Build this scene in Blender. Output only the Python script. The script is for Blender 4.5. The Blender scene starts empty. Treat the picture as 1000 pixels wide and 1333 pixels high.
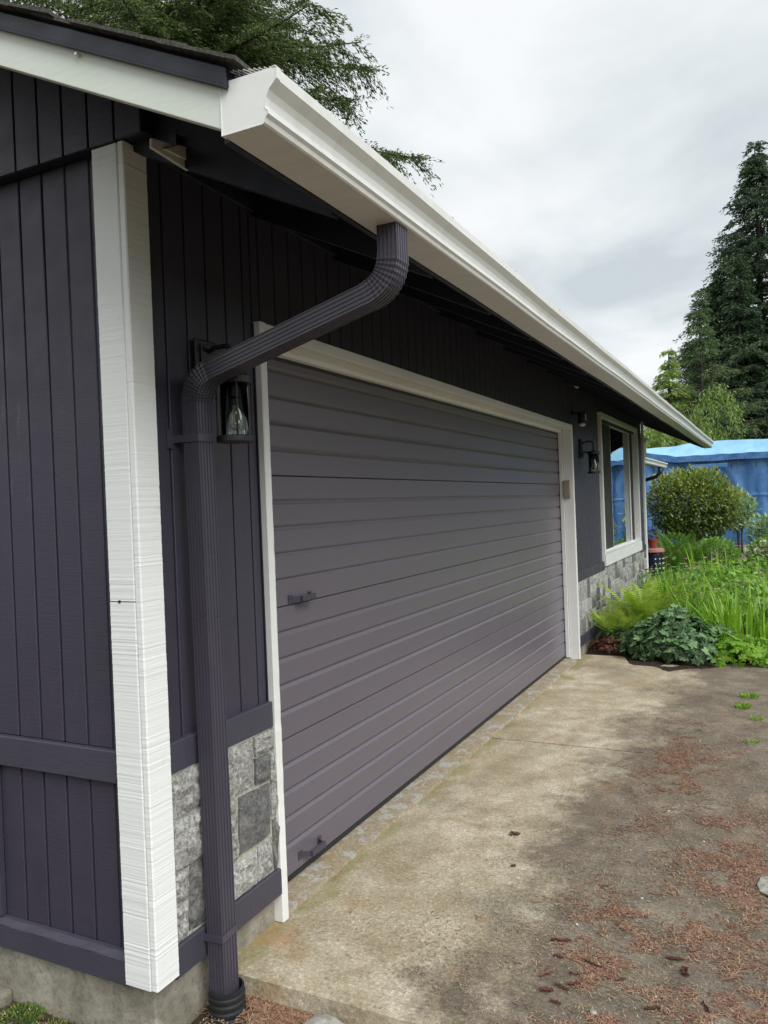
import bpy, math, random
import numpy as np
from mathutils import Vector, Matrix
R = math.radians
random.seed(7); RNG = np.random.default_rng(7)
sc = bpy.context.scene
col = sc.collection

# ------------------------------------------------------------------ camera, world, sun, exposure
cam_d = bpy.data.cameras.new("camera"); cam = bpy.data.objects.new("camera", cam_d); col.objects.link(cam)
cam_d.sensor_fit = 'HORIZONTAL'; cam_d.sensor_width = 36.0; cam_d.lens = 36.0 * 1022.6 / 1000.0
cam_d.shift_y = 0.0
cam_d.clip_start = 0.05; cam_d.clip_end = 2000
def set_cam(yaw, pitch, roll, loc):
    F = Vector((-math.sin(yaw) * math.cos(pitch), math.cos(yaw) * math.cos(pitch), math.sin(pitch)))
    Rr = F.cross(Vector((0, 0, 1))).normalized(); U = Rr.cross(F)
    c, s = math.cos(roll), math.sin(roll)
    R2 = c * Rr + s * U; U2 = -s * Rr + c * U
    m = Matrix((R2, U2, -F)).transposed().to_4x4(); m.translation = Vector(loc)
    cam.matrix_world = m
set_cam(0.4589, -0.0075, -0.0388, (1.6933, -1.7716, 1.5083))
sc.camera = cam

SUN_EL = R(47)
world = bpy.data.worlds.new("World"); sc.world = world; world.use_nodes = True
wn = world.node_tree; wn.nodes.clear()
def wnode(t, **k):
    n = wn.nodes.new(t)
    for a, v in k.items():
        setattr(n, a, v)
    return n
sky = wnode('ShaderNodeTexSky', sky_type='NISHITA', sun_disc=False, sun_elevation=R(47), sun_rotation=R(122))
bg1 = wnode('ShaderNodeBackground'); bg1.inputs['Strength'].default_value = 0.07
wn.links.new(sky.outputs[0], bg1.inputs['Color'])
tc = wnode('ShaderNodeTexCoord')
sep = wnode('ShaderNodeSeparateXYZ'); wn.links.new(tc.outputs['Generated'], sep.inputs[0])
zadd = wnode('ShaderNodeMath', operation='ADD'); zadd.inputs[1].default_value = 0.32; wn.links.new(sep.outputs[2], zadd.inputs[0])
zmax = wnode('ShaderNodeMath', operation='MAXIMUM'); zmax.inputs[1].default_value = 0.08; wn.links.new(zadd.outputs[0], zmax.inputs[0])
dv = wnode('ShaderNodeVectorMath', operation='DIVIDE'); wn.links.new(tc.outputs['Generated'], dv.inputs[0])
cmb = wnode('ShaderNodeCombineXYZ')
for i in range(3): wn.links.new(zmax.outputs[0], cmb.inputs[i])
wn.links.new(cmb.outputs[0], dv.inputs[1])
cn = wnode('ShaderNodeTexNoise'); cn.inputs['Scale'].default_value = 1.9; cn.inputs['Detail'].default_value = 6.0
cn.inputs['Roughness'].default_value = 0.48; cn.inputs['Distortion'].default_value = 0.35
wn.links.new(dv.outputs[0], cn.inputs['Vector'])
cr = wnode('ShaderNodeValToRGB')
e = cr.color_ramp.elements
e[0].position = 0.39; e[0].color = (0.47, 0.515, 0.535, 1)
e[1].position = 0.60; e[1].color = (0.74, 0.752, 0.76, 1)
m = cr.color_ramp.elements.new(0.48); m.color = (0.60, 0.64, 0.65, 1)
wn.links.new(cn.outputs[0], cr.inputs[0])
bg2 = wnode('ShaderNodeBackground'); bg2.inputs['Strength'].default_value = 0.54
wn.links.new(cr.outputs[0], bg2.inputs['Color'])
mx = wnode('ShaderNodeMixShader'); mx.inputs[0].default_value = 0.94
wn.links.new(bg1.outputs[0], mx.inputs[1]); wn.links.new(bg2.outputs[0], mx.inputs[2])
wo = wnode('ShaderNodeOutputWorld'); wn.links.new(mx.outputs[0], wo.inputs[0])

sun_d = bpy.data.lights.new("sun", 'SUN'); sun_d.energy = 1.5; sun_d.angle = R(50); sun_d.color = (1.0, 0.985, 0.96)
sun = bpy.data.objects.new("sun", sun_d); col.objects.link(sun)
sdir = Vector((math.cos(SUN_EL) * 0.85, math.cos(SUN_EL) * -0.53, math.sin(SUN_EL)))   # direction TO the sun
sun.rotation_euler = sdir.to_track_quat('Z', 'Y').to_euler(); sun.location = (0, 0, 30)

sc.view_settings.view_transform = 'Standard'
try: sc.view_settings.look = 'None'
except Exception: pass
sc.view_settings.exposure = 1.3; sc.view_settings.gamma = 1.0
sc.view_settings.use_curve_mapping = False
sc.render.engine = 'CYCLES'
sc.cycles.max_bounces = 6; sc.cycles.diffuse_bounces = 3; sc.cycles.glossy_bounces = 3
sc.cycles.transmission_bounces = 6; sc.cycles.transparent_max_bounces = 12
sc.cycles.caustics_reflective = False; sc.cycles.caustics_refractive = False
try: sc.cycles.use_denoising = True
except Exception: pass

# ------------------------------------------------------------------ material helpers
class NT:
    def __init__(s, name):
        s.m = bpy.data.materials.new(name); s.m.use_nodes = True
        s.t = s.m.node_tree; s.b = s.t.nodes['Principled BSDF']; s.pos = None
    def n(s, t, **k):
        x = s.t.nodes.new(t)
        for a, v in k.items(): setattr(x, a, v)
        return x
    def l(s, a, b): s.t.links.new(a, b); return s
    def coord(s, scale=(1, 1, 1), obj=False, rot=(0, 0, 0), off=(0, 0, 0)):
        if obj:
            src = s.n('ShaderNodeTexCoord').outputs['Object']
        else:
            src = s.n('ShaderNodeNewGeometry').outputs['Position']
        mp = s.n('ShaderNodeMapping'); mp.inputs['Scale'].default_value = scale
        mp.inputs['Rotation'].default_value = rot; mp.inputs['Location'].default_value = off
        s.l(src, mp.inputs['Vector']); return mp.outputs[0]
    def noise(s, scale, detail=3, rough=.55, vec=None, dist=0):
        x = s.n('ShaderNodeTexNoise'); x.inputs['Scale'].default_value = scale
        x.inputs['Detail'].default_value = detail; x.inputs['Roughness'].default_value = rough
        x.inputs['Distortion'].default_value = dist
        s.l(vec if vec is not None else s.coord(), x.inputs['Vector']); return x.outputs[0]
    def ramp(s, fac, stops, interp='LINEAR'):
        r = s.n('ShaderNodeValToRGB'); r.color_ramp.interpolation = interp
        while len(r.color_ramp.elements) < len(stops): r.color_ramp.elements.new(.5)
        for e, (p, c) in zip(r.color_ramp.elements, stops):
            e.position = p
            e.color = (c, c, c, 1) if not isinstance(c, (tuple, list)) else (*c, 1)
        s.l(fac, r.inputs[0]); return r.outputs[0]
    def mix(s, fac, a, b, mode='MIX'):
        x = s.n('ShaderNodeMix', data_type='RGBA', blend_type=mode)
        for inp, v in ((x.inputs[0], fac), (x.inputs[6], a), (x.inputs[7], b)):
            if isinstance(v, (int, float)): inp.default_value = v
            elif isinstance(v, (tuple, list)): inp.default_value = (*v, 1)
            else: s.l(v, inp)
        return x.outputs[2]
    def math(s, op, a, b=None, clamp=False):
        x = s.n('ShaderNodeMath', operation=op); x.use_clamp = clamp
        for i, v in enumerate((a, b)):
            if v is None: continue
            if isinstance(v, (int, float)): x.inputs[i].default_value = v
            else: s.l(v, x.inputs[i])
        return x.outputs[0]
    def bump(s, h, dist, strength=1, prev=None):
        x = s.n('ShaderNodeBump'); x.inputs['Distance'].default_value = dist; x.inputs['Strength'].default_value = strength
        s.l(h, x.inputs['Height'])
        if prev is not None: s.l(prev, x.inputs['Normal'])
        s.l(x.outputs[0], s.b.inputs['Normal']); return x.outputs[0]
    def base(s, c):
        if isinstance(c, (tuple, list)): s.b.inputs['Base Color'].default_value = (*c, 1)
        else: s.l(c, s.b.inputs['Base Color'])
        return s
    def rough(s, v):
        if isinstance(v, (int, float)): s.b.inputs['Roughness'].default_value = v
        else: s.l(v, s.b.inputs['Roughness'])
        return s
    def spec(s, v): s.b.inputs['Specular IOR Level'].default_value = v; return s
    def island(s): return s.n('ShaderNodeNewGeometry').outputs['Random Per Island']
    def objrand(s): return s.n('ShaderNodeObjectInfo').outputs['Random']

M = {}
def paint(name, c, rough=.5, var=.12, grain=None, gd=.0008, scuff=None, spec=.5, big=1.3):
    n = NT(name)
    v = n.ramp(n.noise(big, 4), [(.3, 1 - var), (.7, 1 + var)])
    cc = n.mix(1, c, v, 'MULTIPLY')
    if scuff:
        k = n.noise(7, 8, .75, n.coord((3, 3, .8)))
        k2 = n.noise(1.1, 2, .5)
        k = n.math('MULTIPLY', n.ramp(k, [(.56, 0), (.72, 1)]), n.ramp(k2, [(.5, 0), (.62, .5)]))
        cc = n.mix(k, cc, scuff)
    n.base(cc).rough(n.ramp(n.noise(9, 5), [(.3, rough - .08), (.7, rough + .1)])).spec(spec)
    g = n.noise(1, 6, .7, n.coord(grain if grain else (60, 60, 60)))
    n.bump(g, gd); M[name] = n.m; return n.m
DK = (.043, .038, .060)
paint('siding_paint', DK, .50, .10, (9, 9, 210), .0011, (.17, .17, .20))
paint('dark_board_paint', (.050, .047, .067), .5, .10, (25, 25, 120), .0012)
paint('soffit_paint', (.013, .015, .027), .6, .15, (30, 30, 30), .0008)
def door_mat():
    n = NT('door_paint')
    v = n.noise(.8, 3, .5, n.coord((1, .4, 1)))
    st = n.math('MULTIPLY', n.ramp(n.noise(1, 4, .6, n.coord((8, 8, .5))), [(.55, 0), (.8, .25)]), n.ramp(v, [(.4, 0), (.7, 1)]))
    c = n.mix(1, (.130, .114, .140), n.ramp(v, [(.3, .96), (.7, 1.04)]), 'MULTIPLY')
    n.base(n.mix(st, c, (.20, .19, .19))).rough(.32); M['door_paint'] = n.m
door_mat()
paint('pipe_paint', (.058, .053, .073), .33, .06, (3, 3, 3), .0001)
paint('lit_block_paint', (.13, .12, .13), .7, .15)  # blocks between the rafters: light from below put into a paler colour
paint('metal_dark', (.009, .011, .020), .5, .1, (20, 20, 20), .0004)
paint('trim_white', (.74, .75, .72), .55, .05, (10, 10, 170), .0012)
paint('casing_white', (.74, .75, .73), .5, .05, (30, 30, 30), .0003)
paint('black_metal', (.010, .011, .012), .45, .2, (60, 60, 60), .0002)
paint('black_rubber', (.014, .015, .018), .55, .2, (40, 40, 40), .0004)
paint('beige_box', (.28, .25, .19), .5, .1, (20, 20, 20), .0002)
paint('plastic_white', (.62, .62, .58), .5, .06, (20, 20, 20), .0002)
paint('grey_metal', (.32, .32, .34), .3, .1, (20, 20, 20), .0002)
paint('vinyl_white', (.74, .75, .73), .4, .04, (20, 20, 20), .0002)
paint('terracotta', (.33, .06, .04), .6, .2, (20, 20, 20), .0004)
paint('navy_glaze', (.012, .014, .035), .25, .3, (9, 9, 9), .0004)
paint('pink_lid', (.45, .22, .18), .7, .2, (9, 9, 9), .0004)
paint('brown_wood', (.10, .055, .03), .7, .2, (30, 30, 5), .0004)
paint('petal_pink', (.75, .30, .48), .6, .2)
paint('petal_white', (.80, .80, .70), .6, .1)
paint('screen_mesh', (.030, .030, .028), .8, .1, (200, 200, 200), .0003)
paint('interior_dark', (.02, .02, .022), .9, .1)
paint('bulb_socket', (.03, .035, .035), .4, .1)

def gutter_mat():
    n = NT('gutter_enamel')
    st = n.noise(1, 5, .6, n.coord((3, 26, 3)))
    c = n.mix(n.ramp(st, [(.45, 0), (.75, .22)]), (.76, .77, .745), (.44, .43, .37))
    sp = n.ramp(n.noise(60, 3), [(.68, 0), (.74, .6)])
    sp = n.math('MULTIPLY', sp, n.ramp(n.noise(4, 2), [(.5, 0), (.65, 1)]))
    n.base(n.mix(sp, c, (.16, .11, .06))).rough(.33)
    n.bump(n.noise(3, 3, .5, n.coord((2, 1, 2))), .004); M['gutter_enamel'] = n.m
gutter_mat()

def green_white():
    # barge board: white paint carrying a faint green algae film
    n = NT('barge_white')
    k = n.ramp(n.noise(2.2, 5), [(.35, 0), (.7, .55)])
    c = n.mix(k, (.70, .735, .68), (.50, .58, .46))
    n.base(c).rough(.5); n.bump(n.noise(1, 5, .6, n.coord((8, 80, 80))), .0008); M['barge_white'] = n.m
green_white()

def corner_mat():
    n = NT('rough_sawn_white')
    k = n.noise(1, 5, .7, n.coord((7, 7, 190)))
    dirt = n.math('MULTIPLY', n.ramp(n.noise(14, 5), [(.6, 0), (.75, .5)]), n.ramp(k, [(.3, 1), (.55, 0)]))
    c = n.mix(dirt, (.76, .785, .77), (.42, .42, .38))
    n.base(c).rough(.5).spec(.45); n.bump(k, .0009); M['rough_sawn_white'] = n.m
corner_mat()

def stone_mat():
    n = NT('veneer_stone')
    o = n.objrand()
    co = n.coord((1, 1, 1))
    f = n.noise(75, 9, .80, co, .4); g = n.noise(11, 5, .6, co, .5)
    ca = n.ramp(f, [(.34, (.05, .05, .05)), (.44, (.22, .22, .21)), (.54, (.43, .43, .41)), (.66, (.68, .68, .65))])
    cb = n.ramp(f, [(.32, (.03, .03, .03)), (.46, (.09, .092, .094)), (.58, (.18, .18, .18)), (.7, (.32, .32, .31))])
    c = n.mix(n.ramp(o, [(.62, 0), (.70, 1)]), ca, cb)
    c = n.mix(n.ramp(g, [(.45, 0), (.7, .45)]), c, (.23, .215, .175))
    tint = n.ramp(o, [(0, .80), (.35, 1.18), (.55, .95), (1, 1.15)])
    n.base(n.mix(1, c, tint, 'MULTIPLY')).rough(.85)
    b = n.bump(f, .005); n.bump(g, .008, 1, b); M['veneer_stone'] = n.m
stone_mat()
def mortar_mat():
    n = NT('mortar')
    f = n.noise(60, 6, .7); g = n.noise(5, 3)
    c = n.ramp(f, [(.3, (.22, .215, .19)), (.6, (.50, .49, .44)), (.8, (.62, .61, .55))])
    n.base(n.mix(n.ramp(g, [(.52, 0), (.66, .5)]), c, (.33, .34, .15))).rough(.95); n.bump(f, .004); M['mortar'] = n.m
mortar_mat()

def found_mat():
    n = NT('foundation_concrete')
    f = n.noise(45, 6, .7); g = n.noise(5, 6, .65)
    c = n.ramp(g, [(.3, (.13, .115, .085)), (.5, (.27, .25, .20)), (.7, (.42, .40, .33))])
    c = n.mix(n.ramp(f, [(.25, .7), (.5, 0)]), c, (.06, .055, .04))
    z = n.n('ShaderNodeSeparateXYZ'); n.l(n.n('ShaderNodeNewGeometry').outputs['Position'], z.inputs[0])
    mz = n.math('ADD', n.math('MULTIPLY', z.outputs[2], -9.0), n.math('MULTIPLY', n.noise(12, 4), 1.2))
    c = n.mix(n.ramp(mz, [(1.0, 0), (1.7, .65)]), c, (.10, .115, .03))
    n.base(c).rough(.95); n.bump(f, .004); M['foundation_concrete'] = n.m
found_mat()

def drive_mat():
    n = NT('driveway_concrete')
    sx = n.n('ShaderNodeSeparateXYZ'); n.l(n.n('ShaderNodeNewGeometry').outputs['Position'], sx.inputs[0])
    X, Y = sx.outputs[0], sx.outputs[1]
    big = n.noise(1.15, 5, .6); med = n.noise(5.5, 6, .65, None, .4); fine = n.noise(70, 6, .82); fin2 = n.noise(210, 4, .8)
    clean = n.ramp(med, [(.28, (.25, .205, .135)), (.45, (.40, .345, .245)), (.60, (.52, .465, .36)), (.78, (.64, .59, .48))])
    clean = n.mix(n.ramp(big, [(.40, 0), (.62, .75)]), clean, (.27, .225, .14))
    # dirt film growing with the distance from the house
    d = n.math('ADD', n.math('MULTIPLY', X, 1.15), n.math('MULTIPLY', n.math('SUBTRACT', n.noise(1.5, 6, .65), .5), 1.7))
    d = n.math('ADD', d, n.math('MULTIPLY', Y, -.035))
    d = n.math('ADD', d, n.math('MULTIPLY', n.math('SUBTRACT', n.noise(17, 8, .78), .5), .85))
    dirtc = n.ramp(med, [(.3, (.080, .063, .047)), (.5, (.142, .115, .087)), (.72, (.235, .195, .15))])
    c = n.mix(n.ramp(d, [(.66, 0), (1.34, .92)]), clean, dirtc)
    # worn lighter patches and black wet patch
    w = n.noise(1.9, 4, .55, n.coord((1, 1, 1), off=(3.1, 7.7, 0)))
    c = n.mix(n.ramp(w, [(.60, 0), (.72, .6)]), c, (.26, .23, .165))
    w2 = n.noise(1.4, 4, .55, n.coord((1, 1, 1), off=(9.4, 2.2, 0)))
    c = n.mix(n.ramp(w2, [(.57, 0), (.72, .5)]), c, (.075, .062, .046))
    # aggregate speckle
    c = n.mix(n.ramp(fine, [(.52, 0), (.68, .6)]), c, n.mix(1, c, (2.5, 2.4, 2.25), 'MULTIPLY'))
    c = n.mix(n.ramp(fine, [(.32, .85), (.46, 0)]), c, n.mix(1, c, (.35, .33, .30), 'MULTIPLY'))
    c = n.mix(n.ramp(fin2, [(.58, 0), (.68, .7)]), c, (.66, .61, .50))
    c = n.mix(n.ramp(fin2, [(.32, .8), (.42, 0)]), c, (.05, .04, .03))
    # moss along the house side
    mo = n.math('ADD', n.math('MULTIPLY', X, -4.5), n.math('MULTIPLY', n.noise(3.2, 5), 2.2))
    c = n.mix(n.ramp(mo, [(.75, 0), (1.35, .5)]), c, (.20, .19, .055))
    # rust stains
    ru = n.noise(4.2, 5, .6, n.coord((1, 1, 1), off=(4, 1, 0)))
    rz = n.math('ADD', n.math('MULTIPLY', X, -2.6), n.math('MULTIPLY', Y, -1.3))
    ru = n.math('ADD', ru, n.math('MULTIPLY', n.math('MAXIMUM', n.math('ADD', rz, 1.6), 0), .15))
    c = n.mix(n.ramp(ru, [(.60, 0), (.78, .55)]), c, (.36, .19, .065))
    n.base(c).rough(n.ramp(d, [(.4, .92), (1.3, .72)])).spec(.35)
    b = n.bump(fine, .005); n.bump(n.noise(14, 5, .6), .006, 1, b); M['driveway_concrete'] = n.m
drive_mat()
def sill_mat():
    n = NT('peeling_sill')
    f = n.noise(13, 6, .62, None, .8); g = n.noise(70, 4, .7)
    c = n.ramp(g, [(.3, (.20, .165, .11)), (.6, (.38, .32, .22)), (.8, (.50, .43, .31))])
    c = n.mix(n.ramp(n.noise(6, 4), [(.5, 0), (.7, .6)]), c, (.30, .19, .08))
    pk = n.math('MULTIPLY', n.ramp(f, [(.52, 0), (.58, 1)]), n.ramp(n.noise(90, 4, .75), [(.35, .1), (.55, .85)]))
    n.base(n.mix(pk, c, (.46, .47, .45))).rough(.85)
    b = n.bump(pk, .0015); n.bump(g, .003, 1, b); M['peeling_sill'] = n.m
sill_mat()
def soil_mat(name, stops, sc1=22, moss=0, d=.02):
    n = NT(name)
    f = n.noise(sc1, 8, .75); g = n.noise(2.0, 4)
    c = n.ramp(f, stops)
    if moss: c = n.mix(n.ramp(g, [(.45, 0), (.62, moss)]), c, (.07, .10, .02))
    n.base(c).rough(1).spec(.2); n.bump(f, d); M[name] = n.m
soil_mat('soil', [(.3, (.022, .016, .010)), (.5, (.075, .052, .034)), (.72, (.19, .14, .10))], moss=.35)
soil_mat('mulch', [(.3, (.010, .007, .006)), (.5, (.038, .025, .019)), (.75, (.11, .075, .055))])
soil_mat('lawn_ground', [(.3, (.03, .07, .012)), (.5, (.07, .15, .025)), (.75, (.14, .25, .05))], 30)
soil_mat('mulch_black', [(.3, (.006, .006, .007)), (.5, (.02, .018, .018)), (.75, (.06, .05, .05))])
soil_mat('path_dirt', [(.3, (.12, .10, .08)), (.5, (.24, .20, .16)), (.75, (.36, .31, .26))])
soil_mat('paver_grey', [(.3, (.16, .15, .125)), (.5, (.33, .32, .28)), (.75, (.50, .49, .44))], 40, d=.004)
def leaf_mat(name, cols, rough=.5, trans=.25, obj=False):
    n = NT(name)
    k = n.objrand() if obj else n.island()
    st = [(i / (len(cols) - 1), c) for i, c in enumerate(cols)]
    c = n.ramp(k, st)
    n.base(c).rough(rough).spec(.35)
    if trans:
        tr = n.n('ShaderNodeBsdfTranslucent'); n.l(n.mix(1, c, (1.3, 1.35, .8), 'MULTIPLY'), tr.inputs[0])
        mx = n.n('ShaderNodeMixShader'); mx.inputs[0].default_value = trans
        n.l(n.b.outputs[0], mx.inputs[1]); n.l(tr.outputs[0], mx.inputs[2])
        n.l(mx.outputs[0], n.t.nodes['Material Output'].inputs[0])
    M[name] = n.m
leaf_mat('needle_dark', [(.03, .055, .022), (.06, .10, .035), (.10, .145, .045), (.18, .22, .06)])
leaf_mat('needle_far', [(.028, .058, .034), (.055, .10, .052), (.10, .155, .07)], trans=.25)
leaf_mat('needle_mid', [(.06, .11, .05), (.10, .16, .07), (.16, .22, .10)], trans=.3)
leaf_mat('needle_light', [(.16, .25, .06), (.24, .34, .09), (.34, .43, .14)], trans=.35)
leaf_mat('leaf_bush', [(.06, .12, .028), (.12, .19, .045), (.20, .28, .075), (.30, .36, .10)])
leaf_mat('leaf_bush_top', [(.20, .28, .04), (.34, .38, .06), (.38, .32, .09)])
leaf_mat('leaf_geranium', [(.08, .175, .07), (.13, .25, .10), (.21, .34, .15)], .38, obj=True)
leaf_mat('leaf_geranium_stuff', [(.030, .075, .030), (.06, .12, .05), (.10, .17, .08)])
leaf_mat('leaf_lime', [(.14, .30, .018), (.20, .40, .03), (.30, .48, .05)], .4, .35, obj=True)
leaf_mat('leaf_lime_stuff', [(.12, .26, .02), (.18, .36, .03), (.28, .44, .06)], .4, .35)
leaf_mat('leaf_fern', [(.20, .34, .04), (.30, .44, .06), (.40, .48, .10)], .5, .35)
leaf_mat('leaf_fern_deep', [(.06, .15, .02), (.10, .22, .03), (.16, .28, .05)], .5, .35)
leaf_mat('leaf_mid', [(.12, .26, .05), (.19, .36, .08), (.30, .46, .14)], .5, .3)
leaf_mat('leaf_pale', [(.16, .28, .15), (.26, .38, .22), (.38, .48, .30)], .5, .3)
leaf_mat('leaf_red', [(.07, .022, .018), (.12, .045, .03), (.17, .08, .06)], .5, .2)
leaf_mat('moss_green', [(.05, .10, .015), (.10, .18, .03), (.18, .26, .05)], .8, .2)
leaf_mat('litter_needle', [(.07, .032, .024), (.17, .078, .055), (.27, .135, .095), (.38, .22, .15), (.36, .25, .14), (.12, .08, .06)], .75, 0)
leaf_mat('litter_pale', [(.30, .24, .15), (.42, .36, .26), (.22, .15, .08), (.14, .10, .06)], .8, 0)
leaf_mat('bark_chip', [(.06, .026, .02), (.12, .048, .034), (.19, .09, .065)], .85, 0, obj=True)
def bark():
    n = NT('bark'); f = n.noise(1, 6, .7, n.coord((9, 9, 1.5)))
    n.base(n.ramp(f, [(.3, (.02, .016, .012)), (.55, (.07, .058, .045)), (.75, (.15, .13, .11))])).rough(.95); n.bump(f, .05); M['bark'] = n.m
bark()
def tarp():
    n = NT('blue_tarp')
    f = n.noise(1, 4, .55, n.coord((1.6, 1.6, .9)), 1.2)
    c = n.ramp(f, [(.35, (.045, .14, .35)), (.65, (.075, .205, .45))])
    n.base(c).rough(.42)
    b = n.bump(f, .03); n.bump(n.noise(5, 4, .5, n.coord((1.6, 1, .8)), 1.0), .015, 1, b); M['blue_tarp'] = n.m
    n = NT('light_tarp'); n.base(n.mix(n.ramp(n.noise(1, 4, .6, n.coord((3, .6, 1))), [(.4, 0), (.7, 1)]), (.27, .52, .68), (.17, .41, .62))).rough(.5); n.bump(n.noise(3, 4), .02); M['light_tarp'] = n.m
tarp()
def shingle():
    n = NT('shingle'); f = n.noise(120, 4, .7)
    n.base(n.ramp(f, [(.3, (.02, .02, .018)), (.55, (.07, .07, .062)), (.75, (.14, .14, .12))])).rough(.95); n.bump(f, .002)
    c = n.ramp(n.noise(6, 4), [(.5, 0), (.65, .5)]); M['shingle'] = n.m
shingle()
def glass():
    n = NT('window_glass'); n.t.nodes.remove(n.b)
    tr = n.n('ShaderNodeBsdfTransparent'); tr.inputs[0].default_value = (.75, .8, .78, 1)
    gl = n.n('ShaderNodeBsdfGlossy'); gl.inputs['Roughness'].default_value = .015; gl.inputs['Color'].default_value = (.95, .97, 1, 1)
    fr = n.n('ShaderNodeFresnel'); fr.inputs[0].default_value = 1.55
    k = n.math('MULTIPLY', fr.outputs[0], 1.7, True)
    bm_ = n.n('ShaderNodeBump'); bm_.inputs['Distance'].default_value = .0022
    nn = n.noise(1, 1, .3, n.coord((2, 1.0, 6))); n.l(nn, bm_.inputs['Height'])
    n.l(bm_.outputs[0], gl.inputs['Normal'])
    mx = n.n('ShaderNodeMixShader'); n.l(k, mx.inputs[0]); n.l(tr.outputs[0], mx.inputs[1]); n.l(gl.outputs[0], mx.inputs[2])
    n.l(mx.outputs[0], n.t.nodes['Material Output'].inputs[0]); M['window_glass'] = n.m
    n = NT('lantern_glass'); n.t.nodes.remove(n.b)
    tr = n.n('ShaderNodeBsdfTransparent'); tr.inputs[0].default_value = (.86, .9, .88, 1)
    gl = n.n('ShaderNodeBsdfGlossy'); gl.inputs['Roughness'].default_value = .03
    fr = n.n('ShaderNodeFresnel'); fr.inputs[0].default_value = 1.5
    mx = n.n('ShaderNodeMixShader'); n.l(n.math('MULTIPLY', fr.outputs[0], 1.5, True), mx.inputs[0]); n.l(tr.outputs[0], mx.inputs[1]); n.l(gl.outputs[0], mx.inputs[2])
    n.l(mx.outputs[0], n.t.nodes['Material Output'].inputs[0]); M['lantern_glass'] = n.m
    n = NT('filament'); n.base((.60, .38, .10)).rough(.35); M['filament'] = n.m
glass()

# ------------------------------------------------------------------ mesh helpers
def mesh_np(name, V, F, smooth=False):
    V = np.asarray(V, float).reshape(-1, 3); F = np.asarray(F, int)
    me = bpy.data.meshes.new(name); k = F.shape[1]
    me.vertices.add(len(V)); me.vertices.foreach_set('co', V.ravel())
    me.loops.add(F.size); me.loops.foreach_set('vertex_index', F.ravel().astype(np.int32))
    me.polygons.add(len(F)); me.polygons.foreach_set('loop_start', np.arange(0, F.size, k, dtype=np.int32))
    me.update(calc_edges=True)
    me.polygons.foreach_set('use_smooth', np.full(len(F), bool(smooth)))
    return me
class MB:
    def __init__(s): s.v = []; s.f = []
    def add(s, vs, fs):
        o = len(s.v); s.v += [tuple(v) for v in vs]; s.f += [tuple(i + o for i in f) for f in fs]; return s
    def box(s, x0, x1, y0, y1, z0, z1):
        return s.add([(x, y, z) for x in (x0, x1) for y in (y0, y1) for z in (z0, z1)],
                     [(0, 1, 3, 2), (4, 6, 7, 5), (0, 4, 5, 1), (2, 3, 7, 6), (0, 2, 6, 4), (1, 5, 7, 3)])
    def loft(s, rings, closed=True, caps=True):
        o = len(s.v); n = len(rings[0])
        for r in rings: s.v += [tuple(p) for p in r]
        m = n if closed else n - 1
        for i in range(len(rings) - 1):
            for j in range(m):
                a = o + i * n + j; b = o + i * n + (j + 1) % n
                s.f.append((a, b, b + n, a + n))
        if caps and closed:
            s.f.append(tuple(o + j for j in range(n))[::-1]); s.f.append(tuple(o + (len(rings) - 1) * n + j for j in range(n)))
        return s
    def tube(s, path, rad, n=10, caps=True):
        path = [Vector(p) for p in path]; rad = rad if isinstance(rad, (list, tuple)) else [rad] * len(path)
        rings = []; ref = None
        for i, p in enumerate(path):
            t = (path[min(i + 1, len(path) - 1)] - path[max(i - 1, 0)]).normalized()
            if ref is None:
                ref = Vector((0, 0, 1)) if abs(t.z) < .9 else Vector((1, 0, 0))
            u = (ref - t * ref.dot(t)).normalized(); ref = u; w = t.cross(u)
            rings.append([p + (u * math.cos(a) + w * math.sin(a)) * rad[i] for a in [2 * math.pi * k / n for k in range(n)]])
        return s.loft(rings, True, caps)
    def lathe(s, prof, c=(0, 0, 0), n=24, caps=True):
        rings = [[(c[0] + r * math.cos(2 * math.pi * k / n), c[1] + r * math.sin(2 * math.pi * k / n), c[2] + z) for k in range(n)] for r, z in prof]
        return s.loft(rings, True, caps)
    def mesh(s, name, smooth=False):
        me = bpy.data.meshes.new(name); me.from_pydata(s.v, [], s.f); me.update()
        if smooth:
            for p in me.polygons: p.use_smooth = True
        return me
    def build(s, name, mat, parent=None, bevel=0, smooth=False, kind=None):
        return link(name, s.mesh(name, smooth), mat, parent, bevel, kind)
def link(name, me, mat, parent=None, bevel=0, kind=None, auto=False):
    o = bpy.data.objects.new(name, me); col.objects.link(o)
    if mat and not me.materials: me.materials.append(M[mat] if isinstance(mat, str) else mat)
    if parent: o.parent = parent
    if bevel:
        b = o.modifiers.new('bevel', 'BEVEL'); b.width = bevel; b.segments = 2; b.limit_method = 'ANGLE'
    if kind: o['kind'] = kind
    return o
def tag(o, label=None, cat=None, group=None, kind=None):
    if label: o['label'] = label
    if cat: o['category'] = cat
    if group: o['group'] = group
    if kind: o['kind'] = kind
    return o
def empty(name, loc=(0, 0, 0), label=None, cat=None, group=None):
    o = bpy.data.objects.new(name, None); o.empty_display_size = .1; o.location = loc; col.objects.link(o)
    return tag(o, label, cat, group)
def box(name, x0, x1, y0, y1, z0, z1, mat, parent=None, bevel=.0015, kind=None):
    return MB().box(x0, x1, y0, y1, z0, z1).build(name, mat, parent, bevel, kind=kind)
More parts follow.
